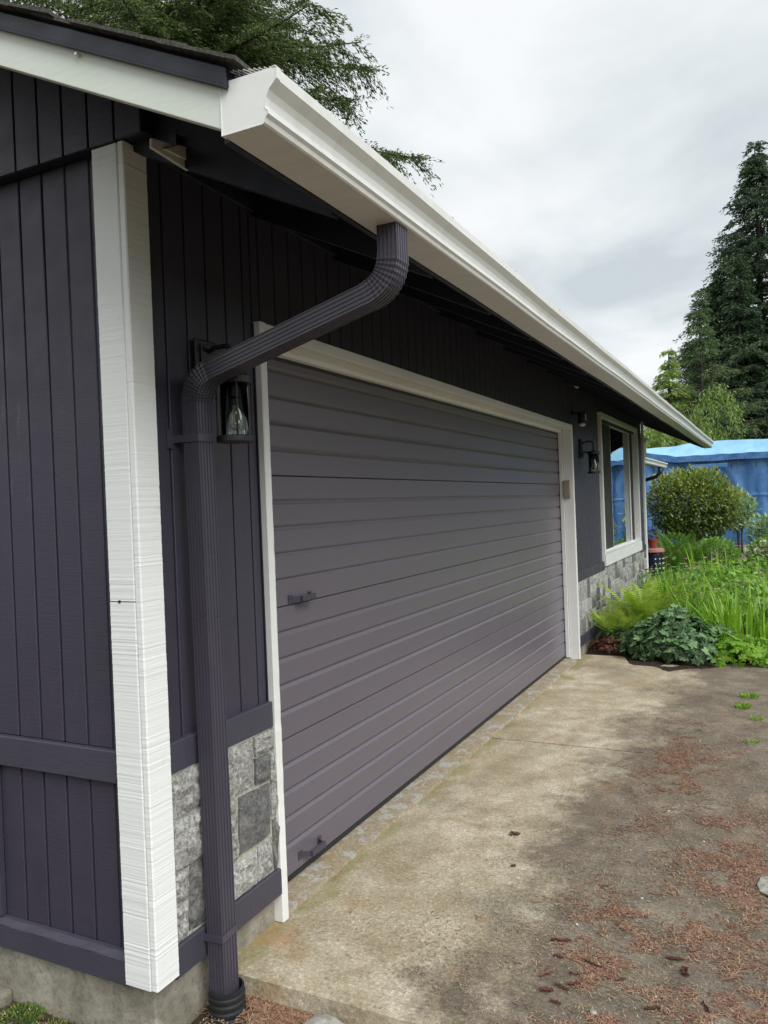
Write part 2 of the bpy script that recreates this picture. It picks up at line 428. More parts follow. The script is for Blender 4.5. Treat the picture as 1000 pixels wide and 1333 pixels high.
def vnoise(P, scale, seed=0):
    """smooth value noise on Nx2 or Nx3 points -> 0..1"""
    P = np.asarray(P, float) * scale
    D = P.shape[1]; i = np.floor(P).astype(np.int64); f = P - i; f = f * f * (3 - 2 * f)
    out = 0
    for c in range(2 ** D):
        w = 1.0; h = np.full(len(P), seed * 7919 + 1013, np.int64)
        for d in range(D):
            b = (c >> d) & 1
            w = w * (f[:, d] if b else 1 - f[:, d])
            h = (h * 31 + (i[:, d] + b) * (73856093, 19349663, 83492791)[d]) & 0x7fffffff
        h = (h ^ (h >> 13)) * 1274126177 & 0x7fffffff; h = (h ^ (h >> 16)) & 0xffff
        out = out + w * (h / 65535.0)
    return out

# ------------------------------------------------------------------ the ground
def sheet(name, x0, x1, y0, y1, z, nx, ny, mat, amp=0, fr=1, kind='structure'):
    xs = np.linspace(x0, x1, nx); ys = np.linspace(y0, y1, ny)
    G = np.array([(x, y) for y in ys for x in xs])
    Z = z + (amp * (vnoise(G, fr, 3) - .5) + amp * .5 * (vnoise(G, fr * 3.1, 4) - .5) if amp else np.zeros(len(G)))
    V = np.column_stack([G, Z])
    F = [(j * nx + i, j * nx + i + 1, (j + 1) * nx + i + 1, (j + 1) * nx + i) for j in range(ny - 1) for i in range(nx - 1)]
    o = link(name, mesh_np(name, V, F, True), mat); o['kind'] = kind; return o
sheet('ground', -300, 300, -200, 400, -.16, 60, 60, 'soil')
sheet('garden_soil', -3.0, 1.3, -2.2, .40, -.10, 90, 60, 'soil', .03, 3)
sheet('lawn', 2.6, 60, 8.5, 80, -.05, 20, 20, 'lawn_ground')
DZ = -.016
def slab(name, pts_fn, x0, x1, y0, y1, z, mat, thick=.09, wob=.006):
    """a slab with an uneven broken edge, top slightly uneven"""
    nx = max(3, int((x1 - x0) / .06)); ny = max(3, int((y1 - y0) / .06))
    nx = min(nx, 60); ny = min(ny, 90)
    xs = np.linspace(x0, x1, nx); ys = np.linspace(y0, y1, ny)
    V = []; F = []
    for j, y in enumerate(ys):
        for i, x in enumerate(xs):
            V.append([x, y])
    V = np.array(V); n1 = vnoise(V, 7, 11) - .5; n2 = vnoise(V, 9, 12) - .5
    edge = np.zeros((ny, nx), bool); edge[0] = edge[-1] = True; edge[:, 0] = edge[:, -1] = True; edge = edge.ravel() & (np.abs(V[:, 0] - .955) > .01)
    W = V.copy(); W[:, 0] += np.where(edge, n1 * wob, 0); W[:, 1] += np.where(edge, n2 * wob, 0)
    if pts_fn is not None: W = pts_fn(W)
    Z = z + .003 * (vnoise(V, 2.5, 5) - .5) - np.where(edge, .0015, 0)
    T = np.column_stack([W, Z])
    F = [(j * nx + i, j * nx + i + 1, (j + 1) * nx + i + 1, (j + 1) * nx + i) for j in range(ny - 1) for i in range(nx - 1)]
    loop = [i for i in range(nx)] + [j * nx + nx - 1 for j in range(1, ny)] + [(ny - 1) * nx + i for i in range(nx - 2, -1, -1)] + [j * nx for j in range(ny - 2, 0, -1)]
    base = len(T); B = T[loop].copy(); B[:, 2] = z - thick
    V = np.vstack([T, B]); m_ = len(loop)
    F += [(loop[(k + 1) % m_], loop[k], base + k, base + (k + 1) % m_) for k in range(m_)]
    me = mesh_np(name, V, F, True); fl = np.ones(len(F), bool); fl[-m_:] = False; me.polygons.foreach_set('use_smooth', fl)
    ev = np.zeros(len(me.edges) * 2, np.int32); me.edges.foreach_get('vertices', ev); ev = ev.reshape(-1, 2)
    ls = np.zeros(len(V), bool); ls[loop] = True; ls[base:] = True; me.edges.foreach_set('use_edge_sharp', ls[ev[:, 0]] & ls[ev[:, 1]])
    return link(name, me, mat, kind='structure')
slab('driveway', None, -.13, .955, .305, 3.050, DZ, 'driveway_concrete', wob=.003)
slab('driveway', None, -.13, .955, 3.066, 5.95, DZ, 'driveway_concrete')
slab('driveway', None, .9555, 8.5, .30, 9.5, DZ - .0005, 'driveway_concrete')
# near margin in front of the slab, low, gritty
sheet('verge', .36, 8.5, -2.4, .42, -.088, 120, 50, 'driveway_concrete', .025, 4)
# garden bed mound: follows a curved front
def bed():
    nx, ny = 60, 110; V = []
    for j in range(ny):
        for i in range(nx):
            u = i / (nx - 1); v = j / (ny - 1)
            x = -.02 + u * 3.2
            fr = 5.98 - .62 * math.exp(-((x - .85) / .55) ** 2) + .12 * max(0, x - 1.3)
            y = fr + v * (20.5 - fr)
            h = .10 * min(1, v * 12) + .03 * math.sin(3 * x) * math.sin(2 * y) * min(1, v * 9) - .03
            if u > .93: h -= .1 * (u - .93) / .07
            V.append((x, y, h))
    V = np.array(V); V[:, 2] += .03 * (vnoise(V[:, :2], 6, 8) - .5)
    F = [(j * nx + i, j * nx + i + 1, (j + 1) * nx + i + 1, (j + 1) * nx + i) for j in range(ny - 1) for i in range(nx - 1)]
    o = link('garden_bed', mesh_np('garden_bed', V, F, True), 'mulch', kind='structure')
bed()
sheet('dirt_path', -3, 2.6, 16.5, 22.5, .085, 30, 30, 'path_dirt', .03, 1.5)
sheet('dark_mulch', .95, 2.6, 13.4, 16.0, .105, 16, 20, 'mulch_black', .04, 4)
box('porch_step', -1.6, -.02 - .03, 10.42, 12.9, -.15, .115, 'paver_grey', None, .01).__setitem__('kind', 'structure')

# ------------------------------------------------------------------ the house
house = empty('house', (0, 0, 0), 'long dark purple grey garage wing with white trim and stone skirting', 'house')
SL = .484
def zr(x, base=2.6): return base - SL * x      # rafter underside
RIDGE_X = -4.2
YE = 10.30     # end of the front wall
YR0, YR1 = -.467, 12.55
# backing
box('wall', -.30, -.012, .004, .655, .09, 2.62, 'soffit_paint', house, 0)
box('wall', -.30, -.012, .655, 5.625, 2.165, 2.62, 'soffit_paint', house, 0)
b = MB().box(-.14, -.012, 5.625, 7.06, .09, 2.62).box(-.14, -.012, 7.06, 9.72, .09, .86).box(-.14, -.012, 7.06, 9.72, 2.38, 2.62).box(-.14, -.012, 9.72, YE, .09, 2.62)
b.build('wall', 'soffit_paint', house)
# gable backing: pentagon
g = MB(); pts = [(-8.4, .09), (-.012, .09), (-.012, 2.70), (RIDGE_X, 2.70 - SL * RIDGE_X), (-8.4, 2.70)]
g.loft([[(x, .010, z) for x, z in pts], [(x, .14, z) for x, z in pts]]); g.build('wall', 'soffit_paint', house)
g = MB().box(-8.4, -.1, YE - .14, YE - .01, .0, 2.65).box(-8.4, -8.3, .2, YE - .2, 0, 2.7); g.build('wall', 'soffit_paint', house)
# dark garage/room interior behind the openings
box('interior', -1.9, -.32, 5.8, YE - .2, .1, 2.5, 'interior_dark', house, 0)
# foundation
box('foundation', -8.4, -.006, -.004, .65, -.30, .112, 'foundation_concrete', house, .006)
box('foundation', -.30, -.006, 5.64, YE - .02, -.30, .112, 'foundation_concrete', house, .006)
box('foundation_ledge', -8.4, -.63, -.05, -.004, -.2, -.055, 'foundation_concrete', house, .01)

# siding planks: one mesh per size, shared
_pl = {}
def plank(axis, s, z0, z1, w=.1035, gap=.0085, t=.012, mat='siding_paint', par=None, p0=0.0):
    """plank of width w starting at s along axis ('y' front wall, 'x' gable wall)"""
    key = (axis, round(z1 - z0, 4), round(w, 4), t)
    me = _pl.get(key)
    if me is None:
        c = .0022; ww = w - gap; h = z1 - z0
        ring = [(0, 0), (0, t - c), (c, t), (ww - c, t), (ww, t - c), (ww, 0)]
        if axis == 'y': rings = [[(d - t, a, z) for a, d in ring] for z in (0, h)]
        else: rings = [[(a, -(d - t), z) for a, d in ring] for z in (0, h)]
        me = MB().loft(rings).mesh('siding_plank'); me.materials.append(M[mat]); _pl[key] = me
    o = bpy.data.objects.new('siding_plank', me); col.objects.link(o); o.parent = house if par is None else par
    o.location = (p0, s, z0) if axis == 'y' else (s, p0, z0)
    return o
W = .1035; GY = .16
# front wall left of door
plank('y', .058, .806, 2.612, GY - .058)
for k in range(4): plank('y', GY + W * k, .806, 2.612)
plank('y', GY + 4 * W, .806, 2.612, .62 - GY - 4 * W + .006)
y = GY + 4 * W
plank('y', .624 + .002, 2.206, 2.612, GY + 5 * W - .626)
y = GY + 5 * W; k = 0
while y + W < 5.66: plank('y', y, 2.206, 2.612); y += W
plank('y', y, 2.206, 2.612, 5.664 - y); y2 = y + W
plank('y', 5.668, .806, 2.612, y2 - 5.668); y = y2
while y + W < 7.04: plank('y', y, .806, 2.612); y += W
plank('y', y, .806, 2.612, 7.045 - y)
yw = y + W
plank('y', 7.05, 2.456, 2.612, yw - 7.05); y = yw
while y + W < 9.70: plank('y', y, 2.456, 2.612); y += W
plank('y', y, 2.456, 2.612, 9.71 - y)
plank('y', 9.715, .806, 2.612, y + W - 9.715); y += W
while y + W < YE - .05: plank('y', y, .806, 2.612); y += W
plank('y', y, .806, 2.612, YE - .055 - y)
# gable wall
GX = [-.138 - .1035 * k for k in range(40)]
for (z0, z1) in ((.186, .702), (.800, 2.600)):
    plank('x', -.138 + .004, z0, z1, .138 - .087 - .004)
    for k in range(40):
        plank('x', -.138 - .1035 * (k + 1) + .0085 * .5, z0, z1)
# upper gable panel, proud of the wall below; planks cut to the roof slope
for k in range(44):
    xr = .118 - .1035 * k; xl = xr - .095
    zt = lambda x: 2.735 - SL * x if x > RIDGE_X else 2.735 - SL * (2 * RIDGE_X - x)
    mb = MB(); poly = [(xl, 2.600), (xr, 2.600), (xr, max(2.602, zt(xr))), (xl, zt(xl))]
    mb.loft([[(x, -.040, z) for x, z in poly], [(x, -.052, z) for x, z in poly]][::-1])
    mb.build('siding_plank', 'siding_paint', house, .0015)
MB().loft([[(x, yy, z) for x, z in ((-8.4, 2.604), (.122, 2.604), (.122, 2.665), (RIDGE_X, 2.72 - SL * RIDGE_X), (-8.4, 2.72))] for yy in (-.040, .006)]).build('gable_packer', 'soffit_paint', house)
# horizontal boards
def rough_board(name, x0, x1, y0, y1, z0, z1, mat, axis='z', step=.004, amp=.00022, parent=None, seed=1, soft=.0035):
    """a sawn board whose cross section wanders a little from row to row"""
    n = int(((z1 - z0) if axis == 'z' else (y1 - y0) if axis == 'y' else (x1 - x0)) / step); rg = np.random.default_rng(seed)
    c = soft; rings = []; w = 0.0; mo = mo0 = 1.0
    for i in range(n + 1):
        t = i / n
        w = .35 * w + rg.normal() * amp; mo = .35 * mo + .65 * mo0 if i % 9 else mo; mo0 = rg.uniform(.4, 1.5) if i % 17 == 0 else mo0; d = w * mo
        if axis == 'z':
            a0, a1, b0, b1 = x0 - d * .3, x1 + d, y0 - d, y1 + d * .3; z = z0 + (z1 - z0) * t
            r = [(a0, b0 + c), (a0 + c, b0), (a1 - c, b0), (a1, b0 + c), (a1, b1 - c), (a1 - c, b1), (a0 + c, b1), (a0, b1 - c)]
            rings.append([(p, q, z) for p, q in r])
        elif axis == 'y':
            a0, a1, b0, b1 = x0, x1 + d, z0 - d * .4, z1 + d * .4; yy = y0 + (y1 - y0) * t
            r = [(a0, b0 + c), (a0 + c, b0), (a1 - c, b0), (a1, b0 + c), (a1, b1 - c), (a1 - c, b1), (a0 + c, b1), (a0, b1 - c)]
            rings.append([(p, yy, q) for p, q in r])
        else:
            a0, a1, b0, b1 = y0 - d, y1, z0 - d * .4, z1 + d * .4; xx = x0 + (x1 - x0) * t
            r = [(a0, b0 + c), (a0 + c, b0), (a1 - c, b0), (a1, b0 + c), (a1, b1 - c), (a1 - c, b1), (a0 + c, b1), (a0, b1 - c)]
            rings.append([(xx, p, q) for p, q in r])
    return MB().loft(rings).build(name, mat, parent or house)
rough_board('belly_board', -.004, .022, .057, .622, .712, .806, 'dark_board_paint', 'y', .01, seed=3)
rough_board('belly_board', -.004, .022, 5.668, 7.052, .712, .806, 'dark_board_paint', 'y', .02, seed=4)
rough_board('belly_board', -.004, .022, 9.70, YE - .05, .712, .806, 'dark_board_paint', 'y', .03, seed=5)
rough_board('bottom_board', -.004, .030, .057, .640, .092, .189, 'dark_board_paint', 'y', .01, seed=6)
rough_board('bottom_board', -.004, .030, 5.670, YE - .05, .100, .196, 'dark_board_paint', 'y', .03, seed=7)
rough_board('belly_board', -8.3, -.089, -.026, -.002, .701, .800, 'dark_board_paint', 'x', .03, seed=8)
rough_board('bottom_board', -8.3, -.084, -.034, -.002, .096, .176, 'dark_board_paint', 'x', .03, seed=9)
# the thick painted ledge on the gable bottom board
MB().loft([[(x, -.003, .176), (x, -.034 + .003 * math.sin(x * 31), .176), (x, -.016 + .002 * math.sin(x * 47), .188), (x, -.003, .190)] for x in np.linspace(-8.3, -.086, 200)]).build('ledge', 'dark_board_paint', house)
box('batten', -.72, -.650, -.022, 0.0, .190, .700, 'dark_board_paint', house, .002)
box('frieze_board', .0, .020, .057, YE, 2.612, 2.655, 'soffit_paint', house)
# corner boards
rough_board('corner_board', -.087, .0140, -.040, .0, 1.2575, 2.597, 'rough_sawn_white', seed=21)
rough_board('corner_board', -.087, .0150, -.041, .0, .109, 1.254, 'rough_sawn_white', seed=22)
rough_board('corner_board', .0165, .041, -.041, .056, .113, 2.597, 'rough_sawn_white', seed=23)
MB().lathe([(.0045, 0), (.0045, .004)], (0, 0, 0), 12).build('nail_hole', 'black_metal', house).matrix_world = Matrix.Translation((-.045, -.0395, 1.256)) @ Matrix.Rotation(R(90), 4, 'X')
rough_board('corner_board', .0, .032, YE - .05, YE + .03, .2, 2.60, 'rough_sawn_white', step=.03, seed=24)

# --- stone veneer
def stone(yz, x0=.004, x1=.026, seed=0, n=5):
    """one stone with pillowed uneven face from a quadrilateral outline in the wall plane"""
    rg = np.random.default_rng(seed); p = np.array(yz, float)
    c = p.mean(0); p = c + (p - c) * .97; off = rg.uniform(-.003, .006)
    V = []; F = []
    for j in range(n + 1):
        for i in range(n + 1):
            u, v = i / n, j / n
            q = (p[0] * (1 - u) + p[1] * u) * (1 - v) + (p[3] * (1 - u) + p[2] * u) * v
            e = i in (0, n) or j in (0, n)
            q = q + rg.normal(size=2) * (.0016 if e else .003)
            d = x1 + off + (-.007 if e else rg.normal() * .0042 + .001)
            V.append((d, q[0], q[1]))
    for j in range(n):
        for i in range(n):
            a = j * (n + 1) + i; F.append((a, a + n + 1, a + n + 2, a + 1))
    loop = [i for i in range(n + 1)] + [j * (n + 1) + n for j in range(1, n + 1)] + [n * (n + 1) + i for i in range(n - 1, -1, -1)] + [j * (n + 1) for j in range(n - 1, 0, -1)]
    b = len(V); m_ = len(loop)
    for k in loop: V.append((x0, V[k][1], V[k][2]))
    F += [(loop[k], loop[(k + 1) % m_], b + (k + 1) % m_, b + k) for k in range(m_)]
    me = bpy.data.meshes.new('stone'); me.from_pydata(V, [], F); me.update()
    return link('stone', me, 'veneer_stone', house)
near = [
 [(.346, .709), (.493, .706), (.492, .542), (.350, .535)], [(.500, .708), (.645, .709), (.644, .632), (.503, .640)],
 [(.503, .630), (.596, .623), (.594, .529), (.500, .535)], [(.603, .624), (.646, .624), (.643, .388), (.593, .390)],
 [(.349, .528), (.396, .526), (.390, .414), (.350, .420)], [(.404, .528), (.590, .520), (.583, .330), (.392, .328)],
 [(.350, .412), (.387, .406), (.386, .325), (.350, .322)], [(.350, .310), (.494, .312), (.489, .193), (.352, .192)],
 [(.501, .318), (.590, .318), (.590, .200), (.496, .193)], [(.596, .380), (.647, .378), (.645, .192), (.598, .192)],
 [(.068, .708), (.226, .708), (.228, .577), (.068, .572)], [(.068, .563), (.228, .566), (.228, .412), (.068, .416)],
 [(.068, .408), (.137, .406), (.132, .310), (.068, .314)], [(.143, .408), (.230, .404), (.228, .192), (.130, .196)],
 [(.068, .304), (.127, .300), (.124, .192), (.068, .192)],
 [(.236, .708), (.339, .708), (.341, .600), (.236, .602)], [(.236, .592), (.341, .592), (.342, .430), (.238, .430)],
 [(.238, .420), (.342, .420), (.342, .192), (.238, .192)]]
near = [[(min(a_, .620), b_) for a_, b_ in q_] for q_ in near]
for i, s_ in enumerate(near): stone(s_, seed=i + 40)
box('mortar_bed', -.008, .014, .057, .6225, .188, .712, 'mortar', house, 0)
box('mortar_bed', -.008, .014, 5.668, YE - .05, .195, .752, 'mortar', house, 0)
def ashlar(y0, y1, z0, z1, out, rg):
    w, h = y1 - y0, z1 - z0
    if (w < .24 and h < .20) or (w < .15) or (h < .12 and w < .32):
        out.append((y0, y1, z0, z1)); return
    if w > h * 1.15:
        c = y0 + w * rg.uniform(.35, .65); ashlar(y0, c, z0, z1, out, rg); ashlar(c, y1, z0, z1, out, rg)
    else:
        c = z0 + h * rg.uniform(.38, .62); ashlar(y0, y1, z0, c, out, rg); ashlar(y0, y1, c, z1, out, rg)
lst = []
ashlar(5.672, 7.05, .197, .712, lst, np.random.default_rng(4)); ashlar(7.05, 9.70, .197, .752, lst, np.random.default_rng(5)); ashlar(9.70, YE - .05, .197, .712, lst, np.random.default_rng(6))
for i, (a, b_, c, d) in enumerate(lst):
    e = .005; stone([(a + e, d - e), (b_ - e, d - e), (b_ - e, c + e), (a + e, c + e)], x0=.003, x1=.024, seed=i + 300, n=3)

# --- garage door surround
J0, J1, HZ = .624, 5.664, 2.204
rough_board('door_casing', -.12, .032, J0, .6625, -.012, 2.204, 'casing_white', step=.02, amp=.0004, seed=31)
rough_board('door_casing', -.058, .032, 5.622, J1, .0, 2.204, 'casing_white', step=.03, amp=.0003, seed=32)
box('door_casing', -.058, .031, .6635, 5.6205, 2.158, 2.203, 'casing_white', house, .003)
box('door_stop', -.096, -.0595, 5.608, J1, .012, 2.15, 'casing_white', house, .003)
box('door_stop', -.096, -.0595, .664, 5.606, 2.132, 2.203, 'casing_white', house, .003)
box('door_track', -.13, -.098, 5.612, J1, .0, 2.2, 'black_rubber', house)
box('weather_strip', -.112, -.097, .664, 5.61, 2.118, 2.131, 'black_rubber', house)
# dark gap board between siding and casing
box('flashing', -.10, .006, .616, .6225, .2, 2.2, 'metal_dark', house, 0)
# sill
slab('sill', None, -.14, .018, .668, 5.70, .004, 'peeling_sill', .05, .008).name = 'door_threshold'
# --- door
door = empty('garage_door'); door.parent = house
def section(z0, z1):
    prof = [(-.104, z0), (-.1005, z0 + .003)]
    for k in range(1, 5):
        z = z1 - .534 + .1068 * k; prof += [(-.100, z - .014), (-.1095, z - .0015), (-.1095, z + .0015), (-.100, z + .012)]
    prof += [(-.1005, z1 - .006), (-.104, z1 - .003), (-.13, z1 - .003), (-.13, z0)]
    ys = np.linspace(.652, 5.64, 24); rings = []
    for yy in ys:
        w = .0007 * math.sin(yy * 1.1 + z0 * 5)
        rings.append([(x + (w if i < len(prof) - 2 else 0), yy, z) for i, (x, z) in enumerate(prof)])
    MB().loft(rings[::-1]).build('door_section', 'door_paint', door, .0012)
for z0, z1 in ((.030, .581), (.581, 1.117), (1.117, 1.650), (1.650, 2.185)): section(z0, z1)
MB().loft([[(-.101, yy, .0295), (-.128, yy, .0295), (-.125, yy, .004), (-.112 + .003 * math.sin(yy * 9), yy, -.001 + .002), (-.100, yy, .010)] for yy in np.linspace(.66, 5.63, 60)]).build('rubber_seal', 'black_rubber', door)
def handle(yc, zc):
    h = empty('handle'); h.parent = door
    m_ = MB()
    # bracket plates, posts, flat grip
    m_.box(-.0995, -.0955, yc - .094, yc - .066, zc - .017, zc + .017)
    m_.box(-.0995, -.0955, yc + .060, yc + .088, zc - .017, zc + .017)
    return m_, h
for yc, zc in ((1.03, 1.140), (1.03, .082)):
    m_ = MB()
    m_.box(-.0995, -.0955, yc - .094, yc - .066, zc - .017, zc + .017)
    m_.box(-.0995, -.0955, yc + .060, yc + .088, zc - .017, zc + .017)
    m_.loft([[(-.096, yc - .072, zc - .012), (-.096, yc - .072, zc + .012), (-.092, yc - .067, zc + .012), (-.092, yc - .067, zc - .012)],
             [(-.060, yc - .050, zc - .010), (-.060, yc - .050, zc + .010), (-.055, yc - .046, zc + .010), (-.055, yc - .046, zc - .010)]])
    m_.loft([[(-.096, yc + .066, zc - .012), (-.096, yc + .066, zc + .012), (-.092, yc + .061, zc + .012), (-.092, yc + .061, zc - .012)],
             [(-.060, yc + .046, zc - .010), (-.060, yc + .046, zc + .010), (-.055, yc + .042, zc + .010), (-.055, yc + .042, zc - .010)]])
    m_.box(-.064, -.052, yc - .054, yc + .052, zc - .0115, zc + .0125)
    m_.lathe([(.0035, 0), (.0035, .003)], (-.097, yc - .08, zc), 8)
    m_.build('handle', 'pipe_paint', door, .002)

# --- window
win = empty('window'); win.parent = house
WY0, WY1, WZ0, WZ1 = 7.05, 9.72, .752, 2.455
box('window_casing', -.10, .034, WY0, WY0 + .05, WZ0 + .125, WZ1, 'vinyl_white', win, .003)
box('window_casing', -.10, .034, WY1 - .05, WY1, WZ0 + .125, WZ1, 'vinyl_white', win, .003)
box('window_casing', -.10, .034, WY0 + .051, WY1 - .051, WZ1 - .05, WZ1, 'vinyl_white', win, .003)
box('window_sill', -.10, .042, WY0 - .004, WY1 + .004, WZ0, WZ0 + .124, 'vinyl_white', win, .003)
fy = (WY0 + .051, 7.98, 9.43, WY1 - .051); zb, zt_ = WZ0 + .125, WZ1 - .051
for yy in (8.04, 9.47): box('mullion', -.066, -.052, yy - .03, yy + .03, zb, zt_, 'vinyl_white', win, .003)
box('sash_frame', -.080, -.050, WY0 + .052, WY1 - .052, zb, zb + .030, 'vinyl_white', win, .003)
box('sash_frame', -.080, -.050, WY0 + .052, WY1 - .052, zt_ - .030, zt_, 'vinyl_white', win, .003)
box('glass_pane', -.070, -.066, 8.071, 9.439, zb + .031, zt_ - .031, 'window_glass', win, 0)
box('glass_pane', -.076, -.072, 7.103, 8.009, zb + .031, zt_ - .031, 'window_glass', win, 0)
box('glass_pane', -.076, -.072, 9.501, 9.667, zb + .031, zt_ - .031, 'window_glass', win, 0)
box('insect_screen', -.048, -.044, 7.103, 8.009, zb + .031, zt_ - .031, 'screen_mesh', win, 0)
box('insect_screen', -.048, -.044, 9.501, 9.667, zb + .031, zt_ - .031, 'screen_mesh', win, 0)

# --- roof framing
for k in range(-1, 20):
    yy = .66 + .61 * k if k >= 0 else .02
    pts = [(RIDGE_X + 1.2, zr(RIDGE_X + 1.2)), (.700, zr(.700)), (.700, zr(.700) + .152), (RIDGE_X + 1.2, zr(RIDGE_X + 1.2) + .152)]
    MB().loft([[(x, yy - .019, z) for x, z in pts], [(x, yy + .019, z) for x, z in pts]]).build('rafter', 'soffit_paint', house, .002)
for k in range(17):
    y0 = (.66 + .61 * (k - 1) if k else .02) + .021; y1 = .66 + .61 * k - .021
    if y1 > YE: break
    box('bird_block', -.03, .0, y0, y1, 2.640, 2.748, 'lit_block_paint', house)
box('sub_fascia', .701, .716, YR0 + .025, YR1, zr(.70) + .008, zr(.70) + .150, 'soffit_paint', house)
# deck boards under the shingles (tongue-and-groove): individual near the eave
def slope_slab(name, xa, xb, y0, y1, off0, off1, mat, par=house, bevel=0):
    pts = [(xa, zr(xa) + off0), (xb, zr(xb) + off0), (xb, zr(xb) + off1), (xa, zr(xa) + off1)]
    return MB().loft([[(x, y0, z) for x, z in pts], [(x, y1, z) for x, z in pts]]).build(name, mat, par, bevel)
xa = .716
for k in range(9):
    slope_slab('deck_board', xa - .1335, xa, YR0 + .022, YR1, .153, .168, 'soffit_paint', bevel=.002); xa -= .1365
slope_slab('deck', RIDGE_X, xa, YR0 + .022, YR1, .153, .168, 'soffit_paint')
def back_slab(name, y0, y1, off0, off1, mat):
    pts = [(RIDGE_X, zr(RIDGE_X) + off0), (RIDGE_X, zr(RIDGE_X) + off1), (-9.2, zr(RIDGE_X) + off1 - SL * 5.0), (-9.2, zr(RIDGE_X) + off0 - SL * 5.0)]
    MB().loft([[(x, y0, z) for x, z in pts], [(x, y1, z) for x, z in pts]]).build(name, mat, house)
back_slab('deck', YR0 + .022, YR1, .153, .18, 'shingle')
# lookout ladder blocks under the rake
for x in (-2.6, -3.4):
    box('lookout', x - .019, x + .019, YR0 + .022, -.054, zr(x) + .05, zr(x) + .150, 'soffit_paint', house)
# barge board (white) and the dark metal band over it, both sloped
def rake(name, x1, x0, off0, off1, y0, y1, mat, bevel=.002):
    pts = [(x0, zr(x0) + off0), (x1, zr(x1) + off0), (x1, zr(x1) + off1), (x0, zr(x0) + off1)]
    return MB().loft([[(x, y0, z) for x, z in pts], [(x, y1, z) for x, z in pts]][::-1]).build(name, mat, house, bevel)
for yy in (YR0, YR1 - .001):
    rake('barge_board', .748, RIDGE_X, .032, .119, yy, yy + .021, 'barge_white')
rake('rake_flashing', .738, RIDGE_X, .1195, .160, YR0 - .010, YR0 + .021, 'metal_dark', .003)
rake('rake_flashing', .738, RIDGE_X, .1150, .1205, YR0 - .016, YR0 - .004, 'metal_dark', .001)
for x_, o_ in ((.33, .106), (-.62, .10), (-1.6, .10)):
    box('nail', x_ - .003, x_ + .003, YR0 - .012, YR0 + .001, zr(x_) + o_ - .003, zr(x_) + o_ + .003, 'plastic_white', house, 0)
# shingles
for j in range(44):
    xe = .775 - .125 * j; xs = xe - .20
    if xs < RIDGE_X: break
    rg = np.random.default_rng(j)
    def sh(y0, y1, n, nm, kind=None):
        rings = []
        for yy in np.linspace(y0, y1, n):
            jx = rg.normal() * .004; jz = abs(rg.normal()) * .0025
            rings.append([(xs, yy, zr(xs) + .169), (xe + jx, yy, zr(xe) + .171 + jz), (xe + jx, yy, zr(xe) + .180 + jz), (xs, yy, zr(xs) + .176)])
        # ragged rake end
        MB().loft(rings).build(nm, 'shingle', house, kind=kind)
    e = rg.normal() * .006
    sh(YR0 - .028 + e, .30 + e * 3, 8, 'shingle'); sh(.305 + e * 3, YR1 + .02, 60, 'shingle_course')

# ------------------------------------------------------------------ gutter
def gutter(name, label, xf, zb_, y0, y1, s=1.0):
    g = empty(name, (xf, y0, zb_), label, 'gutter')
    prof = [(-.102, .106), (-.102, .0), (-.004, .0), (.0, .003), (.003, .012), (.0095, .018), (.0095, .023), (.003, .029), (.003, .036), (.006, .050), (.013, .063), (.024, .073), (.031, .080), (.033, .101), (.030, .104), (.022, .104), (.020, .099)]
    t = .0016; inn = []
    P = [Vector((a * s, b * s)) for a, b in prof]
    for i, p in enumerate(P):
        d = (P[min(i + 1, len(P) - 1)] - P[max(i - 1, 0)]).normalized(); inn.append(p + Vector((-d.y, d.x)) * t)
    ring = P + inn[::-1]
    n = 70; rings = []
    for k in range(n + 1):
        yy = (y1 - y0) * k / n; w = .0012 * math.sin(yy * 1.7) + .0006 * math.sin(yy * 5.1)
        rings.append([(p.x + w, yy, p.y + w * .7) for p in ring])
    o = MB().loft(rings[::-1]).build('trough', 'gutter_enamel', g)
    for p in o.data.polygons: p.use_smooth = False
    # end caps: slightly larger plate with turned lip
    for yy, d in ((0, -1), (y1 - y0, 1)):
        cap = MB(); out = [(p.x * 1.0, p.y) for p in P]
        fl = out[:1] + out[1:16]
        cap.loft([[(x, yy + d * .0005, z) for x, z in fl], [(x, yy + d * .0022, z) for x, z in fl]])
        cc = Vector((-.03 * s, .05 * s))
        big = [(cc.x + (x - cc.x) * 1.03, cc.y + (z - cc.y) * 1.03) for x, z in fl]
        cap.loft([[(x, yy - d * .010, z) for x, z in big] + [(x, yy - d * .010, z) for x, z in fl][::-1], [(x, yy + d * .0035, z) for x, z in big] + [(x, yy + d * .0035, z) for x, z in fl][::-1]])
        cap.build('end_cap', 'gutter_enamel', g)
    return g
gt = gutter('rain_gutter', 'long off white gutter running along the whole eave above the garage door', .82, 2.272, YR0, YR1 - .05)
# leaf guard of expanded metal, lying from the lip up to the shingles
mb = MB()
xA, zA, xB, zB = .735 - .82, .128, .848 - .82, .1055
L = 1.1; nC = 9; nR = 95
for r_ in range(nR):
    for c_ in range(nC):
        y0 = r_ * L / nR; u0 = (c_ + (.5 if r_ % 2 else 0)) / nC; u1 = u0 + .5 / nC
        for uu, ue in ((u0, u1), (u0 + 1 / nC, u1)):
            if uu > 1 or ue > 1: continue
            p = Vector((xA + (xB - xA) * uu, y0, zA + (zB - zA) * uu)); q = Vector((xA + (xB - xA) * ue, y0 + L / nR, zA + (zB - zA) * ue))
            mb.loft([[p + Vector((-.001, 0, .0008)), p + Vector((.001, 0, .0008)), p + Vector((0, 0, -.001))], [q + Vector((-.001, 0, .0008)), q + Vector((.001, 0, .0008)), q + Vector((0, 0, -.001))]], True, False)
mb.build('leaf_guard', 'plastic_white', gt, kind='stuff')
